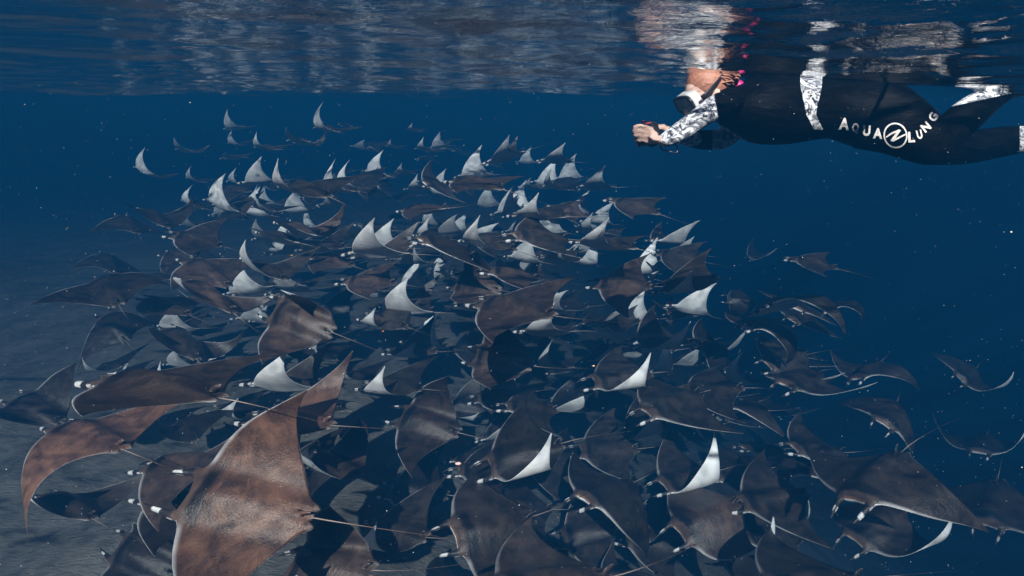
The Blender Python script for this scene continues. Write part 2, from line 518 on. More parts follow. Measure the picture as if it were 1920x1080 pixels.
SCHOOL = 'devil rays swimming in the school'
RAYS = [
    ((-1.055, 1.802, -1.629), 0.55, (1.49, 0.166, -0.522, 0.307, 0.766, 0.581, 1.192), 'huge copper devil ray closest to the camera, its far wing raised to a point'),
    ((-2.251, 2.58, -1.83), 0.52, (1.159, 0.045, 0.199, -0.005, -2.015, 0.205, 0.374), 'copper brown devil ray seen from behind with drooping wings above the pale sand'),
    ((-1.341, 1.89, -1.17), 0.5, (1.386, 0.075, 0.239, 0.102, 0.209, 0.05, 0.3), 'brown devil ray swimming just behind the copper one at the left, white lobes leading'),
    ((-3.697, 3.828, -2.389), 0.5, (1.236, 0.265, -0.113, 0.61, 0.71, 0.791, 1.098), 'dark devil ray cut by the left edge of the photo with one wing standing up'),
    ((-2.691, 2.806, -2.462), 0.45, (1.133, 0.072, 0.477, 0.276, 1.063, -0.097, 1.902), 'dim devil ray low over the sand with a pale blue curled wing tip'),
    ((-1.813, 2.638, -2.046), 0.5, (1.501, -0.111, 0.207, -0.301, -0.114, -0.85, 2.693), 'dark brown devil ray half hidden behind the huge copper one, wing hanging straight down'),
    ((-1.835, 2.607, -2.28), 0.5, (1.441, 0.202, 0.075, 0.102, 0.447, 0.05, 0.3), 'shadowed devil ray whose thin hanging wing shows just left of the huge copper one'),
    ((-2.217, 2.675, -2.732), 0.48, (1.254, 0.181, -0.694, 0.733, 1.249, 1.048, 0.764), 'dull grey devil ray skimming the sand at the lower left'),
    ((-2.073, 2.676, -2.921), 0.5, (1.294, -0.139, -0.796, 0.357, 0.776, 0.702, 1.07), 'brown devil ray at the bottom edge with a slender wing spike beside the sand'),
    ((-1.315, 2.874, -1.924), 0.55, (1.31, -0.05, 0.106, 0.187, 1.181, -0.129, 2.138), 'reddish brown devil ray right behind the huge one with its far wing swept up high'),
    ((-1.598, 3.515, -2.025), 0.5, (1.51, 0.037, 0.503, 0.118, 1.151, 0.386, 1.537), 'devil ray with a brilliant white upright wing and a brown wing behind it, centre left'),
    ((-1.327, 3.233, -1.417), 0.5, (1.166, 0.175, -0.88, 0.693, 0.752, 1.442, 0.57), 'smooth brown devil ray with one long wing drooping to a rounded tip, centre left'),
    ((-2.142, 6.135, -2.544), 0.5, (1.307, 0.267, -0.638, -0.006, 0.256, 0.337, 0.886), 'dark devil ray close behind the smooth drooping brown one'),
    ((-2.192, 3.816, -1.457), 0.5, (1.088, 0.358, 0.467, 0.052, 0.88, -0.634, 2.5), 'brown devil ray turning away with a white folded wing edge and a long pale tail'),
    ((-2.171, 4.749, -1.548), 0.5, (0.9, 0.157, 0.305, 0.393, 1.101, 0.316, 1.501), 'devil ray with the brightest white blade of a wing, upper left of the school'),
    ((-4.198, 5.472, -2.376), 0.5, (0.972, 0.482, -0.419, -0.234, -0.095, -0.34, -1.472), 'grey dome shaped devil ray seen from behind at the left flank'),
    ((-3.215, 4.253, -1.55), 0.52, (0.735, 0.25, -0.173, 0.315, 0.328, 0.334, -1.97), 'devil ray at the left flank with a long thin dark wing tip in open water'),
    ((-5.105, 6.836, -2.059), 0.5, (0.693, 0.309, 0.475, -0.102, -1.141, -0.102, -0.039), 'grey green devil ray arched like a dome above the long tipped one'),
    ((-2.741, 4.269, -2.017), 0.5, (0.895, 0.333, 0.323, 0.378, 0.795, -1.262, 3.789), 'dark devil ray with a white crescent wing edge below the white folded one'),
    ((-2.683, 4.705, -1.545), 0.5, (1.173, 0.421, 0.013, 0.067, 0.375, 0.05, 0.3), 'dark brown devil ray tucked just above the one with the white folded wing'),
    ((-3.04, 4.599, -1.83), 0.45, (1.342, 0.298, 0.163, 0.095, 0.261, 0.05, 0.3), 'brown devil ray squeezed between the left flank and the white crescent one'),
    ((-3.874, 6.005, -1.319), 0.5, (0.91, 0.272, 0.384, 0.363, 0.128, 0.1, 2.814), 'devil ray with a dark hooked wing tip at the upper left of the school'),
    ((-4.932, 7.093, -1.612), 0.5, (0.871, 0.362, 0.26, -0.127, -0.34, -0.179, -0.189), 'faint grey devil ray with arched wings, leftmost of the upper row'),
    ((-3.301, 5.68, -1.491), 0.5, (1.694, 0.29, -0.158, 0.05, 0.3, 0.151, 0.557), 'brown devil ray with a pale raised wing tip beneath the dark hooked one'),
    ((-3.388, 6.569, -1.296), 0.5, (1.113, 0.187, 0.602, 0.551, 0.799, 0.69, 1.389), 'devil ray with a broad white moon shaped wing near the top left of the school'),
    ((-5.916, 9.169, -1.187), 0.45, (1.051, 0.155, 0.754, 0.485, 0.834, 0.238, 1.466), 'solitary devil ray with a white crescent wing in open blue, upper left'),
    ((-6.049, 10.665, -0.973), 0.42, (1.122, 0.058, 0.39, 0.148, 0.692, 0.064, 1.825), 'small solitary devil ray with a short white crescent, just right of the larger lone one'),
    ((-4.55, 8.004, -1.521), 0.42, (1.068, 0.216, 0.227, 0.357, 1.961, 0.05, 0.3), 'faint devil ray with a pale upright wing left of the moon shaped one'),
    ((-5.897, 10.576, -1.498), 0.42, (1.126, 0.153, 0.119, 0.266, 1.852, 0.05, 0.3), 'tiny faint devil ray with a pale spike wing above the pale upright one'),
    ((-3.602, 8.487, -0.765), 0.42, (1.07, 0.077, -0.012, 0.185, 1.753, 0.05, 0.3), 'tiny devil ray with a thin pale wing near the top of the school'),
    ((-3.257, 8.905, -0.7), 0.45, (1.029, 0.025, 0.297, 0.146, 0.512, -0.522, 3.066), 'small devil ray with one pale wing and a brown back near the surface'),
    ((-2.53, 7.961, -0.472), 0.45, (0.849, 0.081, 0.173, 0.51, 1.809, 0.117, 0.51), 'small devil ray whose white wing nearly touches the rippled surface'),
    ((-1.608, 4.404, -0.783), 0.5, (0.964, 0.122, -0.075, 0.245, 1.705, 0.05, 0.3), 'hazy devil ray with a tall grey white wing in the upper left of the school'),
    ((-1.909, 6.305, -1.053), 0.45, (0.991, 0.025, 0.132, 0.295, 1.995, 0.069, 0.36), 'hazy devil ray with a narrow sunlit white wing left of the top centre'),
    ((-4.921, 10.139, -1.495), 0.4, (1.093, 0.192, 0.203, 0.305, 2.006, 0.05, 0.3), 'faint devil ray with a small pale wing right above the moon shaped one'),
    ((-3.085, 6.984, -1.393), 0.42, (0.992, 0.041, 0.174, 0.349, 1.804, 0.066, 0.35), 'faint devil ray with a pale dappled wing right of the moon shaped one'),
    ((-4.416, 10.534, -1.592), 0.42, (1.665, -0.109, -0.121, -0.042, 0.024, 0.05, 0.3), 'small brown devil ray with a sunlit back in the upper left of the school'),
    ((-1.921, 4.965, -1.231), 0.5, (0.989, 0.114, 0.359, 0.239, -0.017, -0.236, 3.031), 'sun dappled brown devil ray with both wings raised in a shallow V'),
    ((-2.139, 5.073, -1.336), 0.5, (1.05, 0.082, 0.419, 0.112, -0.148, 0.097, 0.448), 'dim devil ray seen edge on below the sun dappled V shaped one'),
    ((-1.033, 4.214, -1.253), 0.5, (1.342, -0.065, 0.411, 0.047, 1.035, 0.386, 1.452), 'devil ray with a tall dappled white sail of a wing, brown wing behind it'),
    ((-0.563, 4.381, -1.225), 0.5, (2.139, 0.315, -0.096, -0.051, 0.004, 0.024, 0.227), 'dark devil ray with a black raised wing right of the tall dappled sail'),
    ((-0.943, 6.522, -1.658), 0.45, (1.083, 0.026, 0.184, 0.05, 1.778, 0.05, 0.3), 'pale devil ray wing rising behind the black raised wing'),
    ((-0.192, 4.572, -1.261), 0.5, (0.921, 0.043, 0.056, 0.108, 1.814, 0.05, 0.3), 'devil ray with a narrow dappled white sail wing at the upper centre'),
    ((0.206, 4.404, -1.169), 0.5, (1.891, 0.117, -0.121, -0.004, 0.14, 0.078, 0.361), 'devil ray with white lobes and a black upright wing at the upper centre'),
    ((0.235, 4.944, -1.092), 0.5, (1.116, -0.03, 0.008, -0.033, 1.746, 0.05, 0.3), 'devil ray with a blue white dappled wing standing behind the black upright one'),
    ((0.656, 6.559, -1.348), 0.45, (1.446, 0.232, -0.09, -0.018, 0.098, 0.05, 0.3), 'dim brown devil ray right of the blue white dappled wing'),
    ((0.75, 4.409, -1.228), 0.5, (1.0, 0.002, 0.129, -0.038, 1.706, 0.05, 0.3), 'devil ray with a broad pale blue triangle of a wing, upper right of school'),
    ((1.018, 7.007, -1.697), 0.45, (0.974, -0.03, 0.282, -0.055, 1.628, 0.089, 0.421), 'faint pale wing of a devil ray left behind the broad pale blue triangle'),
    ((1.189, 5.466, -1.099), 0.5, (1.041, 0.203, -0.002, 0.0, 0.047, 0.05, 0.3), 'grey devil ray gliding at the top right of the school with a white leading edge'),
    ((1.192, 7.917, -1.263), 0.5, (1.23, -0.032, 0.411, -0.158, 1.446, 0.155, 0.623), 'devil ray with the brightest white triangle wing at the top right of the school'),
    ((0.595, 7.158, -1.15), 0.42, (0.686, 0.025, 0.043, 0.133, 1.777, 0.05, 0.3), 'devil ray with a small leaning white wing at the top centre'),
    ((0.321, 9.626, -1.495), 0.38, (1.083, 0.021, 0.046, -0.045, 1.72, 0.05, 0.3), 'tiny pale winged devil ray left of the small leaning white wing'),
    ((0.594, 7.628, -0.865), 0.45, (1.335, 0.006, 0.285, -0.173, 1.484, 0.125, 0.533), 'lone devil ray with a pale triangle wing above the school, top right'),
    ((-0.083, 6.964, -0.768), 0.48, (1.456, -0.276, 0.277, -0.118, 1.136, 0.336, 1.384), 'grey devil ray with white lobes and both wings raised at the top of the school'),
    ((-0.291, 4.548, -0.76), 0.48, (1.016, 0.081, 0.046, -0.004, -0.05, 0.05, 0.3), 'brown devil ray with white lobes and a short hanging wing near the top centre'),
    ((-0.84, 5.291, -1.107), 0.48, (1.15, -0.101, 0.123, -0.122, -0.209, -0.053, 0.393), 'flat mottled brown devil ray gliding across the upper centre'),
    ((-1.263, 7.771, -1.253), 0.42, (1.248, -0.056, 0.051, -0.051, 1.712, 0.05, 0.3), 'small devil ray with a sunlit pale wing at the top centre'),
    ((-0.937, 6.891, -1.096), 0.45, (2.446, 0.209, -0.411, -0.003, 0.143, 0.236, 0.677), 'dim devil ray with a tall dark spike wing beside the small sunlit pale one'),
    ((-2.258, 8.714, -1.403), 0.42, (0.819, 0.175, -0.551, 0.585, 1.372, 0.585, 0.921), 'small devil ray with a rounded bronze wing and visible tail near the top'),
    ((-2.017, 7.07, -1.123), 0.42, (0.93, 0.049, 0.157, 0.406, 2.098, 0.071, 0.366), 'faint devil ray with a bluish pale wing left of the rounded bronze one'),
    ((-2.105, 12.571, -0.687), 0.35, (1.101, 0.119, 0.005, 0.014, 1.764, 0.05, 0.3), 'tiny pale devil ray wing high up under the surface, top centre'),
    ((-1.532, 10.253, -0.919), 0.38, (1.068, 0.084, 0.135, 0.031, 1.771, 0.074, 0.374), 'tiny bluish devil ray below the highest pale wing, top centre'),
    ((-2.413, 11.772, -0.979), 0.32, (1.046, 0.118, 0.024, 0.074, 1.79, 0.05, 0.3), 'tiny dim devil ray farthest up in the haze at the top centre'),
    ((-1.903, 10.119, -1.299), 0.35, (1.102, 0.064, 0.045, 0.036, 1.777, 0.05, 0.3), 'tiny devil ray with a white fleck of a wing at the top centre'),
    ((-3.184, 11.186, -0.54), 0.35, (0.988, 0.106, 0.353, 0.081, -0.375, 0.159, 0.634), 'tiny brown devil ray just beneath the surface left of centre'),
    ((1.845, 6.025, -1.758), 0.48, (0.963, 0.078, -0.115, -0.021, 0.118, 0.05, 0.3), 'devil ray with a bent pale wing edge at the right shoulder of the school'),
    ((2.308, 7.154, -2.011), 0.45, (0.959, 0.025, 0.333, -0.101, 1.556, 0.089, 0.419), 'pale upright wing of a devil ray at the right shoulder of the school'),
    ((1.33, 4.074, -1.458), 0.45, (1.098, -0.285, -0.247, 0.059, 1.912, 0.05, 0.3), 'devil ray with white lobes and a low pale wing below the bent edged one'),
    ((4.947, 10.976, -3.079), 0.45, (2.109, -0.078, -0.322, 0.573, 1.233, 0.584, 1.177), 'small devil ray alone off the right shoulder with both wings up in a V'),
    ((3.362, 6.045, -1.84), 0.48, (1.058, 0.107, -0.005, 0.002, 0.057, 0.05, 0.3), 'solitary grey devil ray gliding in open water at the right'),
    ((0.936, 4.605, -1.633), 0.5, (1.196, -0.054, -0.219, -0.082, -0.027, 0.05, 0.3), 'brown devil ray with bold white lobes and a wing hanging down, centre right'),
    ((0.005, 3.145, -1.311), 0.52, (1.028, -0.004, -0.056, 0.013, 0.201, 0.05, 0.3), 'brown round backed devil ray with white lobes at the centre of the school'),
    ((0.305, 4.589, -2.065), 0.5, (1.263, -0.115, 0.405, -0.075, 1.574, 0.074, 0.373), 'devil ray with a soft blue white wing directly below the round backed one'),
    ((-0.938, 4.609, -1.865), 0.5, (1.322, -0.001, 0.466, 0.189, 1.066, 0.636, 1.349), 'devil ray with a large clean white wing at the centre of the school'),
    ((-1.077, 4.367, -1.874), 0.42, (1.133, 0.063, -0.135, 0.197, 1.967, 0.05, 0.3), 'smaller pale winged devil ray tucked under the large clean white one'),
    ((-1.031, 5.202, -2.546), 0.5, (1.46, -0.025, 0.067, 0.068, 1.473, -0.042, 2.03), 'brown devil ray whose near wing tip curls up pale, centre of the school'),
    ((-0.106, 3.864, -1.994), 0.52, (1.127, -0.033, -0.672, 0.65, 0.629, 1.27, 0.873), 'brown devil ray spread like a four pointed star at the centre'),
    ((0.865, 4.107, -2.274), 0.52, (1.655, -0.123, -0.161, 0.044, 2.632, -0.086, -0.007), 'devil ray with thick white lobes and a broad white near wing, right of centre'),
    ((1.466, 5.237, -2.447), 0.5, (1.787, 0.009, -0.247, 0.312, 2.261, 0.227, 0.348), 'devil ray with a black peaked wing and a long pale leading edge, right of centre'),
    ((1.227, 5.873, -2.498), 0.42, (1.208, -0.219, -0.04, 0.019, 0.205, 0.05, 0.3), 'small devil ray with a thin white wing edge, left of the black peaked one'),
    ((2.089, 6.449, -2.619), 0.42, (1.957, 0.071, -0.174, 0.342, 2.274, 0.003, 0.097), 'small devil ray with a white edge curved like a bowl, right of centre'),
    ((3.106, 7.2, -2.703), 0.42, (1.506, 0.15, -0.657, -1.002, -1.683, -0.421, -0.546), 'small dim devil ray with an arched pale edge at the right flank'),
    ((2.131, 4.148, -1.652), 0.52, (2.072, 0.08, 0.731, 0.126, -2.94, 0.048, 0.44), 'devil ray with a long arching white wing edge at the right flank'),
    ((2.205, 4.616, -2.011), 0.5, (2.135, 0.102, 0.156, 0.17, -3.417, 0.029, 0.114), 'dim devil ray with a bent pale wing just below the long arching one'),
    ((2.545, 4.754, -2.438), 0.5, (1.941, -0.062, -0.378, -0.278, 2.127, -0.238, -0.143), 'upper of two overlapping dark devil rays with white edges at the right'),
    ((2.55, 4.449, -2.464), 0.55, (2.128, -0.013, -0.004, -0.319, 1.628, -0.321, -0.16), 'lower of two overlapping dark devil rays, wings spread wide at the right'),
    ((1.962, 4.316, -2.672), 0.48, (2.101, 0.117, 0.69, -0.535, -1.627, -0.422, 0.499), 'grey devil ray facing the camera with a long thin drooping white edge, right of centre'),
    ((2.427, 3.842, -2.788), 0.5, (1.713, 0.182, -0.007, 0.05, 0.3, 0.075, 0.435), 'dark devil ray with a slim upright wing behind the two facing ones'),
    ((2.261, 3.872, -2.945), 0.52, (2.362, -0.106, 0.56, 0.136, -3.011, 0.037, 0.268), 'devil ray gliding toward the camera with its mouth open, left of the largest right one'),
    ((2.044, 2.649, -2.159), 0.55, (2.154, -0.261, 0.418, -0.149, -1.947, -0.006, 0.118), 'large grey devil ray facing the camera at lower right, white edge arching'),
    ((2.435, 3.066, -2.847), 0.5, (2.016, -0.25, -0.066, -0.33, 2.795, -0.581, -0.588), 'black devil ray in the shade right underneath the large grey one'),
    ((4.793, 4.901, -3.45), 0.5, (2.332, 0.006, 0.214, -0.025, 2.212, -0.531, 2.376), 'murky devil ray with both wings raised at the right edge'),
    ((5.687, 6.297, -3.359), 0.5, (2.158, -0.066, -0.69, -0.305, 3.3, -0.199, -1.251), 'barely visible devil ray in the blue near the right edge'),
    ((3.286, 4.28, -2.718), 0.5, (2.358, -0.059, -0.343, -0.44, -1.212, -0.282, -1.375), 'dim devil ray with a thin pale hooked edge between the pair and the murky one'),
    ((3.737, 5.317, -2.825), 0.5, (2.162, -0.164, 0.526, 0.368, -2.956, 0.398, 0.64), 'dim dark devil ray directly right of the overlapping pair'),
    ((3.705, 6.042, -2.383), 0.42, (2.319, -0.016, 0.68, 0.273, -3.67, -0.089, 0.111), 'faint devil ray with a straight pale edge off the right flank'),
    ((3.749, 3.613, -3.133), 0.55, (2.387, -0.326, 0.236, -0.196, -2.364, -0.102, -1.073), 'very dark devil ray in the gloom at the lower right edge'),
    ((1.299, 3.089, -2.81), 0.55, (1.979, -0.206, -0.227, -0.771, 3.582, -0.352, -0.18), 'brown devil ray with an open white lobed mouth and curled lower wing, lower right centre'),
    ((1.295, 3.516, -2.818), 0.5, (1.902, -0.023, 0.007, 0.503, 2.711, 0.247, 0.165), 'devil ray with a pale upright fin like wing behind the open mouthed brown one'),
    ((0.616, 3.078, -2.585), 0.52, (2.192, 0.159, 0.112, -0.297, -2.204, 0.05, 0.3), 'black devil ray sliding down to the right, left of the open mouthed brown one'),
    ((-0.129, 2.522, -2.382), 0.55, (2.091, 0.154, -0.419, -0.702, -1.657, -0.295, -0.613), 'large dusky diamond shaped devil ray at the bottom centre'),
    ((0.156, 1.786, -2.031), 0.58, (1.975, 0.223, 0.161, 0.05, 0.3, -0.049, 0.052), 'brown devil ray at the bottom edge overlapping the dusky diamond with a pale wing edge'),
    ((-0.372, 2.742, -3.076), 0.5, (2.055, 0.597, 0.179, 0.028, 0.235, -0.037, 0.32), 'shadowed devil ray under the dusky diamond at the bottom edge'),
    ((0.055, 2.999, -2.251), 0.52, (1.752, -0.243, -0.217, 0.207, 2.321, -0.06, 0.021), 'devil ray with a pointed brown wing and a folded white wing in front, lower centre'),
    ((-0.637, 3.575, -2.366), 0.52, (1.209, 0.074, -0.467, 0.328, 0.302, 0.85, 1.365), 'grey brown devil ray spread like a kite, left of the folded white winged one'),
    ((-0.74, 3.553, -2.947), 0.48, (1.499, 0.053, -0.232, 0.283, 2.2, 0.05, 0.3), 'black devil ray with a scooped white wing below the kite shaped one'),
    ((-0.126, 4.503, -2.654), 0.48, (1.523, -0.157, 0.01, 0.056, 0.311, 0.05, 0.3), 'devil ray with a thin white arching edge between the kite and the four pointed one'),
    ((-0.495, 5.418, -3.293), 0.42, (1.515, 0.119, -0.643, 0.297, 2.208, 0.05, 0.3), 'pale bellied devil ray showing as a white sliver beneath the thin arching edge'),
    ((0.671, 5.452, -3.21), 0.45, (1.449, -0.23, -0.06, 0.013, 0.207, 0.05, 0.3), 'dark devil ray with a thin curved white edge, left of the blue winged one'),
    ((1.33, 4.939, -3.299), 0.5, (1.702, -0.187, 0.052, 0.435, 2.164, 0.386, 0.44), 'devil ray with a black peak and a blue white near wing, right of centre low'),
    ((1.492, 2.185, -2.435), 0.58, (1.783, 0.063, 0.194, 0.05, 0.3, -0.07, 0.003), 'dusky devil ray rising from the bottom edge at the lower right'),
    ((2.403, 4.229, -3.85), 0.45, (2.813, 0.07, -0.367, -0.238, 3.138, 1.341, -3.926), 'black devil ray with a bowl shaped pale rim right of the open mouthed brown one'),
    ((0.842, 3.051, -3.289), 0.5, (1.949, 0.426, 0.52, -0.084, -0.091, -0.207, 1.965), 'black devil ray at the bottom edge below the sliding one'),
    ((-1.27, 3.364, -2.569), 0.5, (0.996, -0.022, 0.134, 0.577, 0.919, 0.46, 2.709), 'grey brown devil ray with a pale blue folded wing, right beside the huge copper one'),
    ((-0.935, 2.221, -2.348), 0.52, (1.313, -0.174, -0.232, 0.709, 1.077, 1.326, 1.092), 'dark brown devil ray at the bottom edge just right of the huge copper one'),
    ((-0.748, 2.845, -2.7), 0.48, (1.19, -0.184, -0.108, 0.303, 2.037, 0.05, 0.3), 'shadowed devil ray with a small blue pale wing triangle, bottom left of centre'),
    ((-0.899, 3.725, -2.15), 0.48, (1.264, -0.081, 0.025, 0.149, 1.914, 0.05, 0.3), 'dark devil ray with a dull blue wing, above left of the kite shaped one'),
    ((-1.524, 4.969, -2.696), 0.4, (1.071, -0.146, 0.028, 0.218, 1.837, 0.05, 0.3), 'small pale blue ray wing peeking out left of the dull blue winged one'),
    ((-2.319, 5.379, -2.646), 0.42, (1.236, 0.103, 0.146, 0.187, 1.929, 0.05, 0.3), 'pale blue devil ray wing showing under the smooth drooping brown one'),
    ((-2.174, 5.753, -2.832), 0.42, (1.208, 0.127, 0.253, 0.25, 2.077, 0.111, 0.412), 'slim light blue devil ray wing right of the brilliant white upright one'),
    ((-3.899, 6.671, -3.364), 0.45, (1.242, 0.304, -0.347, 0.063, 0.332, -0.015, -1.372), "dim brown devil ray below the white folded one's tail"),
    ((-4.177, 5.272, -2.744), 0.4, (1.204, -0.206, -0.132, 0.286, 1.658, 0.05, 0.3), 'small devil ray low at the left flank with a white curved wing'),
    ((-4.471, 5.82, -3.124), 0.4, (1.736, 0.145, 0.089, 0.1, 2.121, 0.05, 0.3), 'devil ray with a pale blue wing edge above the white lobed one at left'),
    ((-2.839, 4.351, -2.397), 0.42, (1.217, -0.086, -0.023, 0.275, 1.808, 0.05, 0.3), 'grey devil ray with a pale crescent wing between white crescent and copper ones'),
    ((-2.904, 4.382, -2.913), 0.42, (0.689, 0.107, -0.205, 0.389, 2.284, 0.05, 0.3), 'small dark devil ray with a pale blue wing between the two copper ones'),
    ((-2.68, 4.754, -2.966), 0.42, (1.519, 0.162, 0.022, 0.188, 2.147, 0.05, 0.3), 'devil ray with a slanting pale blue wing above the reddish brown one'),
    ((-1.728, 5.169, -1.569), 0.45, (1.189, 0.122, -0.032, 0.026, 0.229, 0.05, 0.3), 'oval brown devil ray with a thin white tail right of the brightest blade'),
    ((-1.218, 4.478, -1.569), 0.45, (1.51, 0.047, -0.045, 0.016, 0.2, 0.05, 0.3), 'oval brown devil ray with a yellowish patch on its back, centre left'),
    ((-0.314, 4.512, -1.606), 0.5, (1.005, -0.008, -0.795, 0.71, 0.73, 1.214, 0.82), 'mottled bronze devil ray with a peaked wing, above the round backed one'),
    ((-0.016, 4.481, -1.505), 0.45, (1.689, 0.199, -0.016, -0.012, 0.117, 0.009, 0.199), 'mottled brown devil ray right of the peaked bronze one'),
    ((-0.7, 6.382, -2.111), 0.42, (0.921, 0.143, 0.373, 0.17, 1.9, 0.05, 0.3), 'small blue white wing of a devil ray left of the peaked bronze one'),
    ((0.54, 6.16, -1.817), 0.45, (1.146, 0.037, 0.07, -0.018, 1.755, 0.05, 0.3), 'dull blue winged devil ray under the broad pale blue triangle'),
    ((0.962, 7.246, -2.175), 0.42, (2.187, 0.319, 0.329, 0.714, 2.399, 0.757, 0.936), 'small devil ray with two parallel pale wing edges at the right shoulder'),
    ((0.489, 5.718, -2.952), 0.45, (0.815, -0.229, 0.148, 0.212, 2.371, 0.05, 0.3), 'dim blue triangular wing of a devil ray right of the four pointed one'),
    ((0.093, 5.588, -3.194), 0.42, (0.794, -0.124, 0.227, 0.256, 2.52, 0.091, 0.367), "pale bluish wing of a devil ray below the four pointed one's tail"),
    ((1.553, 5.485, -2.926), 0.45, (2.13, 0.305, 0.452, 0.823, 2.154, 0.212, 0.597), 'dim blue wing of a devil ray behind the thick lobed white one'),
    ((2.527, 5.455, -3.01), 0.45, (0.369, -0.366, 0.224, 0.383, 2.502, 0.086, 0.411), 'dim blue triangular devil ray wing left of the overlapping pair'),
    ((2.007, 5.213, -2.492), 0.45, (1.926, 0.275, -0.319, -0.42, -1.727, 0.05, 0.3), 'dark devil ray with a thin pale edge hanging down, right of centre'),
    ((1.057, 6.062, -3.002), 0.42, (1.469, -0.182, 0.034, 0.055, 1.855, 0.05, 0.3), 'dark devil ray with a pale curved edge above the thick lobed white one'),
]
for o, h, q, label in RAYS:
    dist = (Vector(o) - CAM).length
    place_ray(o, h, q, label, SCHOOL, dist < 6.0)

# the rays deeper inside the school, which only show between the others
def photo_px(o):
    d = Vector(o) - CAM
    c, s_ = math.cos(PITCH), math.sin(PITCH)
    y = d.y * c + d.z * s_
    return 960 + FPX * d.x / y, 540 - FPX * (-d.y * s_ + d.z * c) / y

MARKS = (
    (466, 946, 'the huge copper ray'),
    (174, 823, 'the drooping copper ray'),
    (555, 790, 'the swept reddish ray'),
    (547, 724, 'the brilliant white wing'),
    (567, 600, 'the smooth drooping brown ray'),
    (400, 557, 'the white folded wing'),
    (505, 509, 'the brightest white blade'),
    (219, 614, 'the grey dome shaped ray'),
    (214, 545, 'the long thin wing tip'),
    (348, 644, 'the white crescent edge'),
    (297, 409, 'the dark hooked wing'),
    (426, 389, 'the white moon shaped wing'),
    (616, 242, 'the wing nearly touching the surface'),
    (580, 356, 'the tall grey white wing'),
    (569, 432, 'the dappled V shaped ray'),
    (721, 476, 'the tall dappled sail'),
    (832, 460, 'the black raised wing'),
    (922, 458, 'the narrow dappled sail'),
    (1012, 445, 'the black upright wing'),
    (1015, 404, 'the blue white dappled wing'),
    (1140, 460, 'the broad pale blue triangle'),
    (1122, 352, 'the white triangle wing'),
    (1050, 351, 'the small leaning white wing'),
    (1046, 302, 'the lone pale triangle'),
    (898, 346, 'the short hanging wing'),
    (799, 393, 'the flat mottled brown ray'),
    (818, 348, 'the dark spike wing'),
    (688, 356, 'the rounded bronze wing'),
    (1169, 534, 'the bold lobed brown ray'),
    (971, 579, 'the round backed brown ray'),
    (1030, 622, 'the soft blue white wing'),
    (770, 582, 'the large clean white wing'),
    (782, 658, 'the curled pale wing tip'),
    (941, 674, 'the four pointed ray'),
    (1175, 706, 'the thick lobed white ray'),
    (1235, 641, 'the black peaked wing'),
    (1471, 571, 'the long white arch'),
    (1475, 677, 'the upper dark ray of the pair'),
    (1505, 709, 'the lower dark ray of the pair'),
    (1382, 763, 'the long thin drooping edge'),
    (1645, 897, 'the large grey facing ray'),
    (1337, 969, 'the open mouthed brown ray'),
    (1138, 923, 'the black sliding ray'),
    (921, 990, 'the dusky diamond ray'),
    (997, 850, 'the folded white wing in front'),
    (804, 792, 'the kite shaped ray'),
    (783, 922, 'the scooped white wing'),
    (939, 740, 'the thin arching edge'),
    (1213, 807, 'the blue white near wing'),
    (1296, 898, 'the pale upright fin'),
    (630, 870, 'the pale blue folded wing'),
    (1275, 481, 'the bent edged wing'),
    (896, 535, 'the peaked bronze ray'),
    (740, 726, 'the dull blue wing'),
    (1526, 494, 'the solitary gliding ray'),
)
USED = set()
def describe(o, up, down, first):
    """What sets one of the deeper rays apart: its pose and the easily found ray it swims beside."""
    x, y = photo_px(o)
    pose = 'raising a pale wing' if up else ('with drooping wings' if down else 'with level wings')
    for mx, my, nick in sorted(MARKS, key=lambda m: (m[0] - x) ** 2 + (m[1] - y) ** 2):
        dx, dy = x - mx, y - my
        a = math.degrees(math.atan2(-dy, dx)) % 360
        side = ('right of', 'up right of', 'above', 'up left of', 'left of', 'down left of', 'below', 'down right of')[int((a + 22.5) // 45) % 8]
        lab = '%s %s, %s %s' % (first, pose, side, nick)
        if lab not in USED:
            USED.add(lab)
            return lab

def filler(n, x0, x1, y0, y1, d0, d1, yaw0, first, upp=.6, hh=(.45, .54)):
    made = tries = 0
    while made < n and tries < n * 20:
        tries += 1
        x, y = random.uniform(x0, x1), random.uniform(y0, y1)
        if x > 1080 and y < 400 or x > 900 and y < 300: continue
        if d0 < 10 and y < 325 + max(0, 470 - x) * .45: continue
        o = pixd(x, y, random.uniform(d0, d1))
        if o.z > -.45 or o.z < float(floor_z(np.array([o.x]), np.array([o.y]))[0]) + .3: continue
        if any((o - pp).length < .42 for pp in TAKEN): continue
        TAKEN.append(o)
        up = random.random() < upp
        cl = random.uniform(.3, 1.2) if up else random.uniform(-1.1, .2)
        q = (rad(yaw0) + random.gauss(0, .22), random.gauss(.0, .12), random.gauss(.3 if up else .0, .22),
             random.uniform(.3, .8) if up else random.uniform(-.1, .3), cl,
             random.uniform(-.1, .4), random.uniform(.2, 1.2) if up else random.uniform(-1.0, .2))
        place_ray(o, random.uniform(*hh), q, describe(o, up, cl < -.35, first), SCHOOL, False)
        made += 1
TAKEN = [Vector(r[0]) for r in RAYS]
filler(26, 340, 820, 300, 430, 8, 12, 78, 'small hazy ray')
filler(20, 820, 1210, 310, 440, 8, 12, 82, 'small hazy ray')
filler(33, 290, 900, 430, 700, 6.5, 9.0, 80, 'shadowy ray', .5)
filler(30, 800, 1330, 440, 720, 6.3, 9.0, 88, 'shadowy ray', .6)
filler(13, 400, 1010, 235, 325, 11, 15, 80, 'faint distant ray', .6, (.38, .46))
filler(14, 1250, 1640, 570, 800, 6.5, 9.5, 130, 'faint blue ray', .15)
filler(22, 560, 1450, 720, 1060, 4.3, 6.2, 95, 'nearly black ray', .12)

# ------------------------------------------------------------------ snorkeller
def px(x, y, Y): return pix(x, y, Y)

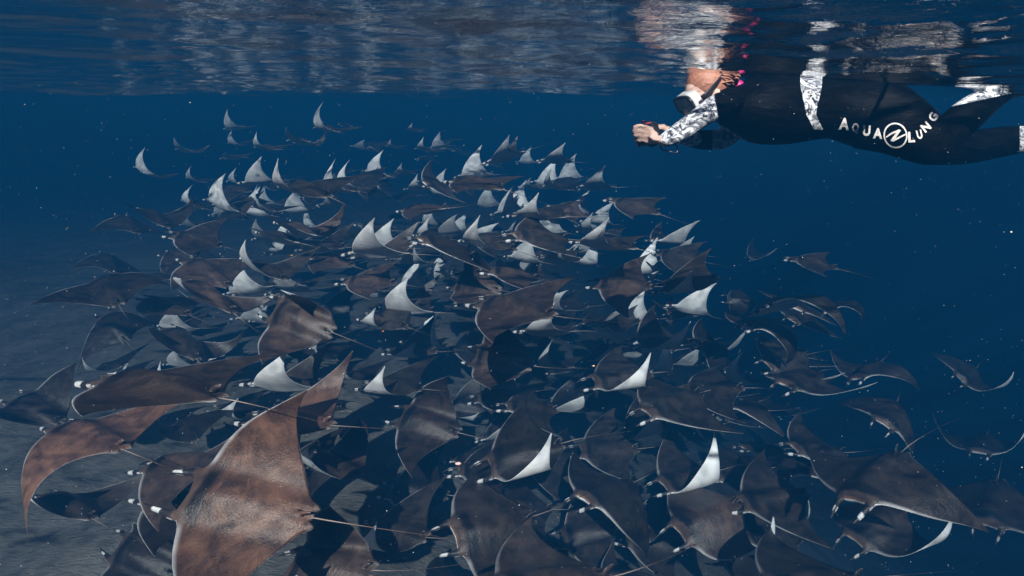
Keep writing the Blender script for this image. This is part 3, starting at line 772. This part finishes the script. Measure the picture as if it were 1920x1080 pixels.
def tube_bm(bm, pts, seg=16):
    """Closed lofted tube: pts = (centre, half height, half depth across)."""
    rings = []
    n = len(pts)
    C = [p[0] for p in pts]
    for i, (c, rh, rd) in enumerate(pts):
        t = (C[min(i + 1, n - 1)] - C[max(i - 1, 0)]).normalized()
        side = t.cross(Vector((0, 0, 1)))
        if side.length < .15: side = Vector((0, 1, 0))
        side.normalize()
        up = side.cross(t).normalized()
        rings.append([bm.verts.new(c + up * math.sin(a) * rh + side * math.cos(a) * rd) for a in [2 * math.pi * q / seg for q in range(seg)]])
    for a, b in zip(rings, rings[1:]):
        for q in range(seg):
            bm.faces.new([a[q], a[(q + 1) % seg], b[(q + 1) % seg], b[q]])
    bm.faces.new(rings[0][::-1]); bm.faces.new(rings[-1])

def ball_bm(bm, c, r, u=16, v=12, rot=None):
    m = Matrix.Translation(c) @ (rot.to_4x4() if rot else Matrix.Identity(4)) @ Matrix.Diagonal((*r, 1))
    bmesh.ops.create_uvsphere(bm, u_segments=u, v_segments=v, radius=1.0, matrix=m)

def dense(pts, k=5):
    """Catmull-Rom resampling of (centre, rh, rd)."""
    out = []
    n = len(pts)
    f = [np.array([*p[0], p[1], p[2]]) for p in pts]
    for i in range(n - 1):
        p0, p1, p2, p3 = f[max(i - 1, 0)], f[i], f[i + 1], f[min(i + 2, n - 1)]
        for j in range(k):
            t = j / k
            q = .5 * ((2 * p1) + (-p0 + p2) * t + (2 * p0 - 5 * p1 + 4 * p2 - p3) * t * t + (-p0 + 3 * p1 - 3 * p2 + p3) * t ** 3)
            out.append((Vector(q[:3]), max(q[3], .002), max(q[4], .002)))
    out.append(pts[-1])
    return out

U = 1 / 455.0                       # metres per photograph pixel at the swimmer
bm = bmesh.new()
YT = 2.42                           # the plane of the spine
torso = [(px(1350, 194, YT), 28*U, .085), (px(1380, 200, YT), 46*U, .155), (px(1425, 205, YT), 62*U, .175), (px(1480, 208, YT), 61*U, .150),
         (px(1530, 206, YT), 55*U, .135), (px(1570, 206, YT), 53*U, .135), (px(1612, 212, YT), 60*U, .150), (px(1655, 218, YT), 61*U, .150), (px(1690, 228, YT), 48*U, .13)]
tube_bm(bm, dense(torso), 28)
near_thigh = [(px(1630, 215, 2.33), 62*U, .095), (px(1680, 232, 2.29), 55*U, .095), (px(1720, 254, 2.26), 46*U, .082), (px(1752, 270, 2.24), 38*U, .068), (px(1768, 270, 2.24), 30*U, .055)]
tube_bm(bm, dense(near_thigh), 24)
near_shank = [(px(1748, 272, 2.24), 36*U, .062), (px(1772, 254, 2.26), 33*U, .058), (px(1812, 218, 2.30), 32*U, .060), (px(1850, 190, 2.34), 25*U, .050), (px(1890, 168, 2.40), 18*U, .036)]
tube_bm(bm, dense(near_shank), 20)
far_thigh = [(px(1640, 222, 2.52), 58*U, .09), (px(1700, 250, 2.55), 48*U, .085), (px(1765, 277, 2.56), 34*U, .068)]
tube_bm(bm, dense(far_thigh), 20)
far_shank = [(px(1755, 276, 2.56), 36*U, .064), (px(1815, 276, 2.58), 34*U, .062), (px(1880, 266, 2.62), 31*U, .060), (px(1950, 258, 2.66), 24*U, .048), (px(2000, 252, 2.70), 17*U, .036)]
tube_bm(bm, dense(far_shank), 20)
# feet, outside the frame
tube_bm(bm, dense([(px(1880, 170, 2.39), 17*U, .036), (px(1925, 158, 2.44), 20*U, .040), (px(1965, 150, 2.48), 12*U, .040)]), 14)
tube_bm(bm, dense([(px(1995, 252, 2.70), 17*U, .036), (px(2040, 246, 2.74), 20*U, .040), (px(2080, 242, 2.78), 12*U, .040)]), 14)
# near arm reaching forward and down to the camera it holds
near_arm = [(px(1372, 188, 2.30), 24*U, .058), (px(1345, 200, 2.24), 22*U, .050), (px(1312, 221, 2.18), 18*U, .041), (px(1280, 244, 2.16), 17*U, .038), (px(1252, 260, 2.17), 14*U, .031), (px(1237, 264, 2.18), 9*U, .024)]
tube_bm(bm, dense(near_arm), 18)
far_upper = [(px(1395, 215, 2.58), 30*U, .06), (px(1372, 245, 2.60), 25*U, .055), (px(1352, 262, 2.58), 21*U, .046)]
tube_bm(bm, dense(far_upper), 16)
far_fore = [(px(1356, 261, 2.58), 20*U, .046), (px(1318, 262, 2.48), 19*U, .042), (px(1280, 256, 2.36), 14*U, .032), (px(1256, 247, 2.28), 9*U, .024)]
tube_bm(bm, dense(far_fore), 16)
# neck and head, face turned forward and down
tube_bm(bm, dense([(px(1362, 188, 2.42), 26*U, .06), (px(1342, 184, 2.42), 22*U, .055)]), 16)
HC = px(1322, 175, 2.40)
fdir = Vector((-.80, -.22, -.56)).normalized()          # where the face looks
hup = (Vector((-.62, -.1, .78)) - fdir * Vector((-.62, -.1, .78)).dot(fdir)).normalized()
hs = fdir.cross(hup).normalized()
HR = Matrix((hs, fdir, hup)).transposed()
ball_bm(bm, HC, (.068, .082, .088), 24, 18, HR)
def hp(a, b, c): return HC + HR @ Vector((a, b, c))
ball_bm(bm, hp(0, .045, -.065), (.050, .050, .052), 16, 12, HR)      # jaw
ball_bm(bm, hp(0, .072, -.098), (.022, .018, .018), 10, 8, HR)       # chin
ball_bm(bm, hp(0, .098, -.020), (.013, .020, .022), 10, 8, HR)       # nose
ball_bm(bm, hp(.012, .088, -.060), (.018, .010, .007), 10, 6, HR)    # lips
ball_bm(bm, hp(-.012, .088, -.060), (.018, .010, .007), 10, 6, HR)
for sg in (1, -1):
    ball_bm(bm, hp(sg * .074, -.005, -.015), (.010, .018, .030), 10, 8, HR)   # ears
# hands: palm, four bent fingers and a thumb each, closed round the camera housing
CC = px(1219, 257, 2.24)                                 # centre of the camera housing
def hand(wrist, palm, knuck, over, curl, thumb_base, thumb_tip):
    tube_bm(bm, dense([(wrist, .017, .022), ((wrist + palm) / 2, .015, .028), (palm, .013, .033), (knuck, .010, .031)]), 14)
    for i, L in enumerate((.92, 1.0, .95, .78)):
        b = knuck + over * (-.027 + .018 * i)
        m1 = b + curl[0] * .036 * L
        m2 = m1 + curl[1] * .026 * L
        m3 = m2 + curl[2] * .020 * L
        tube_bm(bm, dense([(b - curl[0] * .012, .0088, .0088), (b + curl[0] * .01, .0086, .0086), (m1, .0082, .0082), (m2, .0076, .0076), (m3, .006, .006)], 3), 8)
    tm = (thumb_base + thumb_tip) / 2 + Vector((0, -.006, .006))
    tube_bm(bm, dense([(thumb_base, .012, .012), (tm, .0105, .0105), (thumb_tip, .008, .008)], 3), 8)
hand(px(1240, 265, 2.18), px(1229, 262, 2.165), px(1219, 254, 2.17), Vector((.15, .25, -.95)),
     (Vector((-.85, .1, .25)).normalized(), Vector((-.75, .6, -.1)).normalized(), Vector((-.1, .95, -.2)).normalized()),
     px(1231, 255, 2.155), px(1214, 246, 2.175))
hand(px(1258, 247, 2.29), px(1249, 242, 2.30), px(1240, 239, 2.31), Vector((.1, .9, -.25)),
     (Vector((-.85, .1, -.1)).normalized(), Vector((-.7, -.1, -.6)).normalized(), Vector((-.2, -.3, -.9)).normalized()),
     px(1246, 243, 2.28), px(1232, 241, 2.265))
bmesh.ops.recalc_face_normals(bm, faces=bm.faces)
me = bpy.data.meshes.new('body_cage'); bm.to_mesh(me); bm.free()
cage = link('body_cage', me)
md = cage.modifiers.new('r', 'REMESH'); md.mode = 'VOXEL'; md.voxel_size = .0055; md.use_smooth_shade = True
md = cage.modifiers.new('s', 'SMOOTH'); md.factor = .5; md.iterations = 5
bpy.context.view_layer.update()
dg = bpy.context.evaluated_depsgraph_get()
body_me = bpy.data.meshes.new_from_object(cage.evaluated_get(dg))
body_me.name = 'body'
bpy.data.objects.remove(cage)
smooth(body_me)

def to_px(co):
    d = Vector(co) - CAM
    c, s = math.cos(PITCH), math.sin(PITCH)
    y = d.y * c + d.z * s; z = -d.y * s + d.z * c
    return 960 + FPX * d.x / y, 540 - FPX * z / y

# garment pattern stored per point: x = camouflage lycra, y = bare skin, the rest is black neoprene
fx = [to_px(v.co) for v in body_me.vertices]
suit = np.zeros((len(fx), 3), np.float32)
def sstep(a, b, x): 
    t = min(1, max(0, (x - a) / (b - a))); return t * t * (3 - 2 * t)
for i, v in enumerate(body_me.vertices):
    x, y = fx[i]
    Y = v.co.y
    camo = skin = 0.0
    if x < 1352:                                           # near sleeve
        camo = 1 - sstep(1336 + (y - 200) * .18, 1350 + (y - 200) * .18, x)
    if Y > 2.40 and y > 235 and x < 1400:                  # far arm: camouflage elbow, black forearm
        camo = sstep(1334, 1338, x)
    bw = 20 - 12 * sstep(150, 225, y)
    bc = 1524 + max(0, y - 215) * .5
    if 1480 < x < 1580 and y < 243 and Y < 2.42:
        camo = max(camo, (1 - sstep(bw - 2, bw + 3, abs(x - bc + 3))))
    if x > 1780 and y < 240:                               # calf of the raised leg
        edge = 196 - (x - 1800) * .22
        camo = max(camo, 1 - sstep(edge - 3, edge + 3, y))
    if x > 1900 and y > 200:
        camo = max(camo, sstep(1908, 1916, x))
    rel = HR.transposed() @ (v.co - HC)
    if rel.length < .155 and x < 1350 and y < 214: camo, skin = 0, 1
    if x < 1240 + (y - 262) * .3 and Y < 2.26: camo, skin = 0, 1
    if x < 1262 and y < 252 and Y > 2.24: camo, skin = 0, 1
    suit[i] = (camo, skin, 0)
a = body_me.attributes.new('suit', 'FLOAT_VECTOR', 'POINT'); a.data.foreach_set('vector', suit.ravel())

k = NT('wetsuit_and_skin')
at = k.n('ShaderNodeAttribute', {'attribute_name': 'suit'})
sp = k.n('ShaderNodeSeparateXYZ'); k.put(sp.inputs[0], at.outputs['Vector'])
tc = k.n('ShaderNodeTexCoord'); P = tc.outputs['Object']
c1 = k.noise(k.vec(P, (26, 26, 34)), 1.0, 3, .6, 1.6)
c2 = k.noise(k.vec(P, (55, 55, 60), (5, 2, 9)), 1.0, 3, .6, 1.0)
camo = k.mix(k.ramp(c1, .47, .53), rgb(.62, .63, .66), rgb(.16, .17, .20))
camo = k.mix(k.ramp(c2, .56, .60), camo, rgb(.035, .037, .05))
camo = k.mix(k.ramp(c2, .40, .36), camo, rgb(.68, .69, .71))
wr = k.noise(k.vec(P, (14, 40, 40)), 1.0, 4, .6, .8)
neo = k.mix(k.ramp(wr, .4, .7), rgb(.0009, .0009, .0012), rgb(.0025, .0025, .003))
skin = k.mix(k.ramp(c1, .3, .7), rgb(.46, .30, .25), rgb(.58, .41, .35))
col = k.mix(k.ramp(sp.outputs[0], .4, .6), neo, camo)
col = k.mix(k.ramp(sp.outputs[1], .4, .6), col, skin)
bp = k.n('ShaderNodeBump', None, Strength=.6, Distance=.008, Height=wr)
p = k.n('ShaderNodeBsdfPrincipled', None, Base_Color=col, Roughness=.55, Normal=bp.outputs[0])
p.inputs['Specular IOR Level'].default_value = .05
k.put(k.out.inputs[0], p.outputs[0])
person = bpy.data.objects.new('person', None); COL.objects.link(person)
tag(person, 'snorkeller in a black wetsuit with camouflage sleeves at the surface, holding a camera ahead', 'person')
person.location = px(1560, 210, YT)
def child(name, me, mat):
    o = link(name, me, mat, person)
    o.matrix_parent_inverse = Matrix.Translation(-person.location)
    return o
child('body', body_me, k.m)

# hair spreading on the surface, with its pink band
HAIR = plain('auburn_hair', (.30, .13, .085), .55, .4, .8, 90)
bm = bmesh.new()
rr = random.Random(3)
for i in range(150):
    a, b = rr.uniform(-1, 1), rr.uniform(-1, 1)
    base = hp(a * .074, -.05 + b * .055, .050 + rr.uniform(-.02, .04) - abs(a) * .03)
    gather = px(1384 + rr.uniform(-3, 3), 160 + rr.uniform(-4, 5), 2.40 + a * .012)
    end = px(1420 + rr.uniform(0, 50), 158 + rr.uniform(-3, 14), 2.36 + a * .06)
    mid = (base + gather) / 2 + Vector((.0, a * .035, .012))
    tube_bm(bm, dense([(base, .003, .003), (mid, .0034, .0034), (gather, .003, .003), ((gather + end) / 2 + Vector((0, rr.uniform(-.02, .02), rr.uniform(-.01, .01))), .0028, .0028), (end, .0012, .0012)], 3), 5)
ball_bm(bm, hp(0, -.022, .022), (.080, .082, .090), 24, 16, HR)
me = bpy.data.meshes.new('hair'); bm.to_mesh(me); bm.free(); smooth(me)
child('hair', me, HAIR)
bm = bmesh.new()
tube_bm(bm, dense([(px(1376, 161, 2.395), .016, .018), (px(1384, 160, 2.395), .021, .023), (px(1392, 160, 2.395), .016, .018)], 3), 14)
me = bpy.data.meshes.new('hair_tie'); bm.to_mesh(me); bm.free(); smooth(me)
child('hair_tie', me, plain('pink_band', (.75, .02, .22), .5))

# diving mask: skirt, frame, glass, strap
def ring_solid(bm, f0, f1, r_out, r_in, cx=0, cz=0, pw=3.2, seg=28):
    loops = []
    for f, r in ((f0, r_out), (f1, r_out), (f1, r_in), (f0, r_in)):
        L = []
        for q in range(seg):
            a = 2 * math.pi * q / seg
            ca, sa = math.cos(a), math.sin(a)
            u = (abs(ca) ** (2 / pw)) * (1 if ca > 0 else -1); v = (abs(sa) ** (2 / pw)) * (1 if sa > 0 else -1)
            L.append(bm.verts.new(hp(cx + u * r[0], f, cz + v * r[1])))
        loops.append(L)
    for i in range(4):
        A, B = loops[i], loops[(i + 1) % 4]
        for q in range(seg):
            bm.faces.new([A[q], A[(q + 1) % seg], B[(q + 1) % seg], B[q]])
bm = bmesh.new(); ring_solid(bm, .060, .094, (.068, .040), (.058, .033), 0, .012)
bmesh.ops.recalc_face_normals(bm, faces=bm.faces)
me = bpy.data.meshes.new('mask_skirt'); bm.to_mesh(me); bm.free(); smooth(me)
mask = bpy.data.objects.new('diving_mask', None); COL.objects.link(mask)
mask.location = HC
tag(mask, 'diving mask with a pale skirt and dark frame on the face of the snorkeller', 'mask')
def mchild(name, me, mat, par=mask):
    o = link(name, me, mat, par); o.matrix_parent_inverse = Matrix.Translation(-mask.location); return o
mchild('mask_skirt', me, plain('clear_silicone', (.62, .64, .66), .25, .5))
bm = bmesh.new(); ring_solid(bm, .0945, .103, (.068, .040), (.056, .030), 0, .012)
bmesh.ops.recalc_face_normals(bm, faces=bm.faces)
me = bpy.data.meshes.new('mask_frame'); bm.to_mesh(me); bm.free()
mchild('mask_frame', me, plain('black_plastic', (.012, .012, .014), .35, .5))
bm = bmesh.new(); bmesh.ops.create_cube(bm, size=1, matrix=Matrix.Translation(hp(0, .1005, .012)) @ HR.to_4x4() @ Matrix.Diagonal((.111, .004, .057, 1)))
me = bpy.data.meshes.new('mask_glass'); bm.to_mesh(me); bm.free()
mchild('mask_glass', me, plain('dark_glass', (.16, .20, .24), .08, .8))
bm = bmesh.new()
loop = []
for q in range(25):
    a = rad(-100 + 200 * q / 24)
    loop.append((hp(math.sin(a) * .094, .045 - math.cos(a) * .150 + .0, .020 + .02 * math.cos(a)), .011, .003))
tube_bm(bm, loop, 8)
me = bpy.data.meshes.new('mask_strap'); bm.to_mesh(me); bm.free(); smooth(me)
mchild('mask_strap', me, bpy.data.materials['black_plastic'])

# ------------------------------------------------------------------ lettering on the thigh
bvh = BVHTree.FromPolygons([v.co for v in body_me.vertices], [p.vertices for p in body_me.polygons])
WHITE = plain('white_print', (.78, .74, .73), .6, .3, 0, 200)
def wrap(me):
    """Lay a flat outline (already in the plane in front of the swimmer) onto the suit."""
    for v in me.vertices:
        d = (v.co - CAM).normalized()
        hit = bvh.ray_cast(CAM, d)
        if hit[0] is not None:
            v.co = hit[0] - d * (.0035)
def densify(bm, L=.006):
    for _ in range(4):
        es = [e for e in bm.edges if e.calc_length() > L]
        if not es: break
        bmesh.ops.subdivide_edges(bm, edges=es, cuts=1)
        bmesh.ops.triangulate(bm, faces=bm.faces)
def letter(ch, x, y, rotd, hpx, sx=1.0):
    cu = bpy.data.curves.new('letter', 'FONT'); cu.body = ch; cu.size = 1.0; cu.offset = .040; cu.resolution_u = 6
    cu.align_x = 'CENTER'; cu.align_y = 'CENTER'
    t = bpy.data.objects.new('letter', cu); COL.objects.link(t)
    bpy.context.view_layer.update()
    me = bpy.data.meshes.new_from_object(t.evaluated_get(bpy.context.evaluated_depsgraph_get()))
    bpy.data.objects.remove(t)
    xs_ = [v.co.x for v in me.vertices]; ys_ = [v.co.y for v in me.vertices]
    cx, cy, hh = (min(xs_) + max(xs_)) / 2, (min(ys_) + max(ys_)) / 2, max(ys_) - min(ys_)
    a = rad(rotd)
    for v in me.vertices:
        u, w_ = (v.co.x - cx) / hh * hpx * sx, (v.co.y - cy) / hh * hpx
        v.co = px(x + u * math.cos(a) - w_ * math.sin(a), y - (u * math.sin(a) + w_ * math.cos(a)), 2.1)
    bm = bmesh.new(); bm.from_mesh(me); densify(bm, .005); bm.to_mesh(me); bm.free()
    wrap(me)
    o = child('letter', me, WHITE); return o
for ch, x, y, r_, h_, s_ in (('A', 1583, 232.5, -6, 23, .82), ('Q', 1604, 241, -6, 20, .72), ('U', 1625, 245, -5, 20, .80), ('A', 1646, 250, -4, 20, .85),
                             ('L', 1709, 257, 3, 20, 1.0), ('U', 1724, 252, 14, 17, .7), ('N', 1736, 238, 38, 17, .95), ('G', 1750, 219, 62, 17, .95)):
    letter(ch, x, y, r_, h_, s_)
# round emblem: a ring and the slanting double stroke inside it
bm = bmesh.new()
A, B = [], []
for q in range(72):
    a = 2 * math.pi * q / 72
    A.append(bm.verts.new(px(1679 + math.cos(a) * 22.5 + math.sin(a) * 1.0, 254 + math.sin(a) * 24, 2.1)))
    B.append(bm.verts.new(px(1679 + math.cos(a) * 19.8 + math.sin(a) * 1.0, 254 + math.sin(a) * 21.3, 2.1)))
for q in range(72):
    bm.faces.new([A[q], A[(q + 1) % 72], B[(q + 1) % 72], B[q]])
densify(bm, .006)
me = bpy.data.meshes.new('emblem_ring'); bm.to_mesh(me); bm.free(); wrap(me)
child('emblem_ring', me, WHITE)
bm = bmesh.new()
pts = [(1661, 256.5), (1671, 248.5), (1686, 242.5), (1689, 244.5), (1686, 249), (1678.5, 259.3), (1698, 250.5), (1698.5, 253), (1675, 265.5), (1670.5, 265), (1670, 262.5), (1680.5, 248.8), (1672, 251.8), (1661.5, 258.5)]
bm.faces.new([bm.verts.new(px(x, y, 2.1)) for x, y in pts])
bmesh.ops.triangulate(bm, faces=bm.faces); densify(bm, .006)
me = bpy.data.meshes.new('emblem_stroke'); bm.to_mesh(me); bm.free(); wrap(me)
child('emblem_stroke', me, WHITE)

# fins on the feet (outside the frame)
for (fx0, fy0, FY) in ((1955, 150, 2.48), (2075, 242, 2.78)):
    fin = bpy.data.objects.new('swim_fin', None); COL.objects.link(fin)
    fin.location = px(fx0, fy0, FY)
    tag(fin, 'dark swim fin on the %s foot of the snorkeller' % ('raised' if FY < 2.6 else 'trailing'), 'swim fin', 'swim fins of the snorkeller')
    bm = bmesh.new()
    tube_bm(bm, dense([(px(fx0 - 60, fy0 + 10, FY - .03), .052, .05), (px(fx0 - 20, fy0, FY), .052, .052), (px(fx0 + 15, fy0 - 4, FY), .03, .060)]), 16)
    me = bpy.data.meshes.new('foot_pocket'); bm.to_mesh(me); bm.free(); smooth(me)
    o = link('foot_pocket', me, bpy.data.materials['black_plastic'], fin); o.matrix_parent_inverse = Matrix.Translation(-fin.location)
    bm = bmesh.new()
    tube_bm(bm, dense([(px(fx0, fy0 - 3, FY), .016, .06), (px(fx0 + 70, fy0 - 8, FY + .04), .010, .09), (px(fx0 + 180, fy0 + 2, FY + .1), .004, .11)]), 12)
    me = bpy.data.meshes.new('fin_blade'); bm.to_mesh(me); bm.free(); smooth(me)
    o = link('fin_blade', me, bpy.data.materials['black_plastic'], fin); o.matrix_parent_inverse = Matrix.Translation(-fin.location)

# ------------------------------------------------------------------ the camera in its housing
hc = bpy.data.objects.new('dive_camera', None); COL.objects.link(hc); hc.location = CC
tag(hc, 'compact underwater camera in a black housing with red trim, held in both hands', 'camera')
cdir = Vector((-.93, -.05, -.34)).normalized(); cr_ = Vector((0, 1, 0)); cr_ = (cr_ - cdir * cr_.dot(cdir)).normalized(); cu_ = cr_.cross(cdir).normalized()
if cu_.z < 0: cu_ = -cu_
CR = Matrix((cr_, cdir, cu_)).transposed()
def cp(a, b, c): return CC + CR @ Vector((a, b, c))
def cbox(bm, c, s, bev=.006):
    r = bmesh.ops.create_cube(bm, size=1, matrix=Matrix.Translation(cp(*c)) @ CR.to_4x4() @ Matrix.Diagonal((*s, 1)))
    bmesh.ops.bevel(bm, geom=[e for e in bm.edges if e.verts[0] in r['verts']], offset=bev, segments=3, affect='EDGES')
def cpart(name, bm, mat):
    me = bpy.data.meshes.new(name); bm.to_mesh(me); bm.free(); smooth(me)
    o = link(name, me, mat, hc); o.matrix_parent_inverse = Matrix.Translation(-CC)
BP = bpy.data.materials['black_plastic']
bm = bmesh.new(); cbox(bm, (0, 0, .012), (.135, .050, .085)); cpart('housing', bm, BP)
bm = bmesh.new(); tube_bm(bm, [(cp(0, .024, .012), .036, .036), (cp(0, .034, .012), .037, .037), (cp(0, .036, .012), .033, .033), (cp(0, .055, .012), .033, .033)], 22); cpart('lens_port', bm, BP)
bm = bmesh.new(); tube_bm(bm, [(cp(0, .0555, .012), .028, .028), (cp(0, .0575, .012), .026, .026)], 22); cpart('port_glass', bm, bpy.data.materials['dark_glass'])
bm = bmesh.new(); cbox(bm, (0, -.004, .052), (.070, .022, .006), .003); cpart('trim', bm, plain('red_trim', (.35, .03, .07), .4))
bm = bmesh.new(); cbox(bm, (.0, -.026, .012), (.085, .006, .055), .002); cpart('back_screen', bm, plain('screen_glass', (.10, .12, .18), .15, .7))
bm = bmesh.new(); tube_bm(bm, [(cp(.035, 0, .058), .006, .006), (cp(.035, 0, .066), .006, .006)], 12); cpart('shutter_button', bm, bpy.data.materials['red_trim'])
bm = bmesh.new()
tube_bm(bm, dense([(cp(-.058, -.02, -.02), .0028, .0028), (px(1240, 279, 2.2), .0028, .0028), (px(1256, 284, 2.18), .0028, .0028), (px(1269, 286, 2.18), .0028, .0028), (px(1270, 276, 2.18), .0028, .0028), (px(1262, 268, 2.15), .0028, .0028)], 5), 7)
cpart('wrist_strap', bm, BP)

# ------------------------------------------------------------------ drifting matter in the water
bm = bmesh.new()
rr = random.Random(9)
V_, F_ = [], []
ico = bmesh.new(); bmesh.ops.create_icosphere(ico, subdivisions=1, radius=1.0)
iv = [v.co.copy() for v in ico.verts]; ifc = [[v.index for v in f.verts] for f in ico.faces]; ico.free()
for i in range(2200):
    x, y, d = rr.uniform(-40, 1960), rr.uniform(120, 1100), rr.uniform(.45, 4.5)
    o = pixd(x, y, d)
    if o.z > -.06: continue
    r = rr.uniform(.00018, .00042) * d ** .7 * (2.0 if rr.random() < .03 else 1)
    el = Vector((rr.uniform(.6, 1.6), rr.uniform(.6, 1.6), rr.uniform(.6, 1.3)))
    b = len(V_)
    V_ += [o + Vector((v.x * el.x, v.y * el.y, v.z * el.z)) * r for v in iv]
    F_ += [[b + q for q in f] for f in ifc]
me = bpy.data.meshes.new('plankton'); me.from_pydata(V_, [], F_); smooth(me)
tag(link('plankton', me, plain('plankton', (.55, .55, .52), .8, .1)), 'pale specks of plankton drifting through the water', None, None, 'stuff')
for x, y, d, r, colr, lab in ((718, 621, 2.2, .0026, (.6, .18, .05), 'tiny orange speck drifting above the curled wing at the centre'),
                              (547, 479, 2.6, .0032, (.5, .2, .06), 'tiny orange speck drifting right of the brightest white blade'),
                              (859, 869, 1.6, .0055, (.55, .36, .34), 'small pinkish blob drifting left of the folded white wing'),
                              (1113, 686, 1.8, .0024, (.8, .5, .35), 'small glowing orange speck above the thick white lobes')):
    bm = bmesh.new()
    bmesh.ops.create_icosphere(bm, subdivisions=2, radius=r, matrix=Matrix.Translation(pixd(x, y, d)) @ Matrix.Diagonal((1.6, .9, .7, 1)))
    for v in bm.verts: v.co += Vector((noise.noise(v.co * 300), noise.noise(v.co * 310 + Vector((5, 5, 5))), noise.noise(v.co * 290))) * r * .3
    me = bpy.data.meshes.new('drifting_speck'); bm.to_mesh(me); bm.free(); smooth(me)
    tag(link('drifting_speck', me, plain('speck', colr, .7, .2)), lab, 'speck', 'drifting specks')
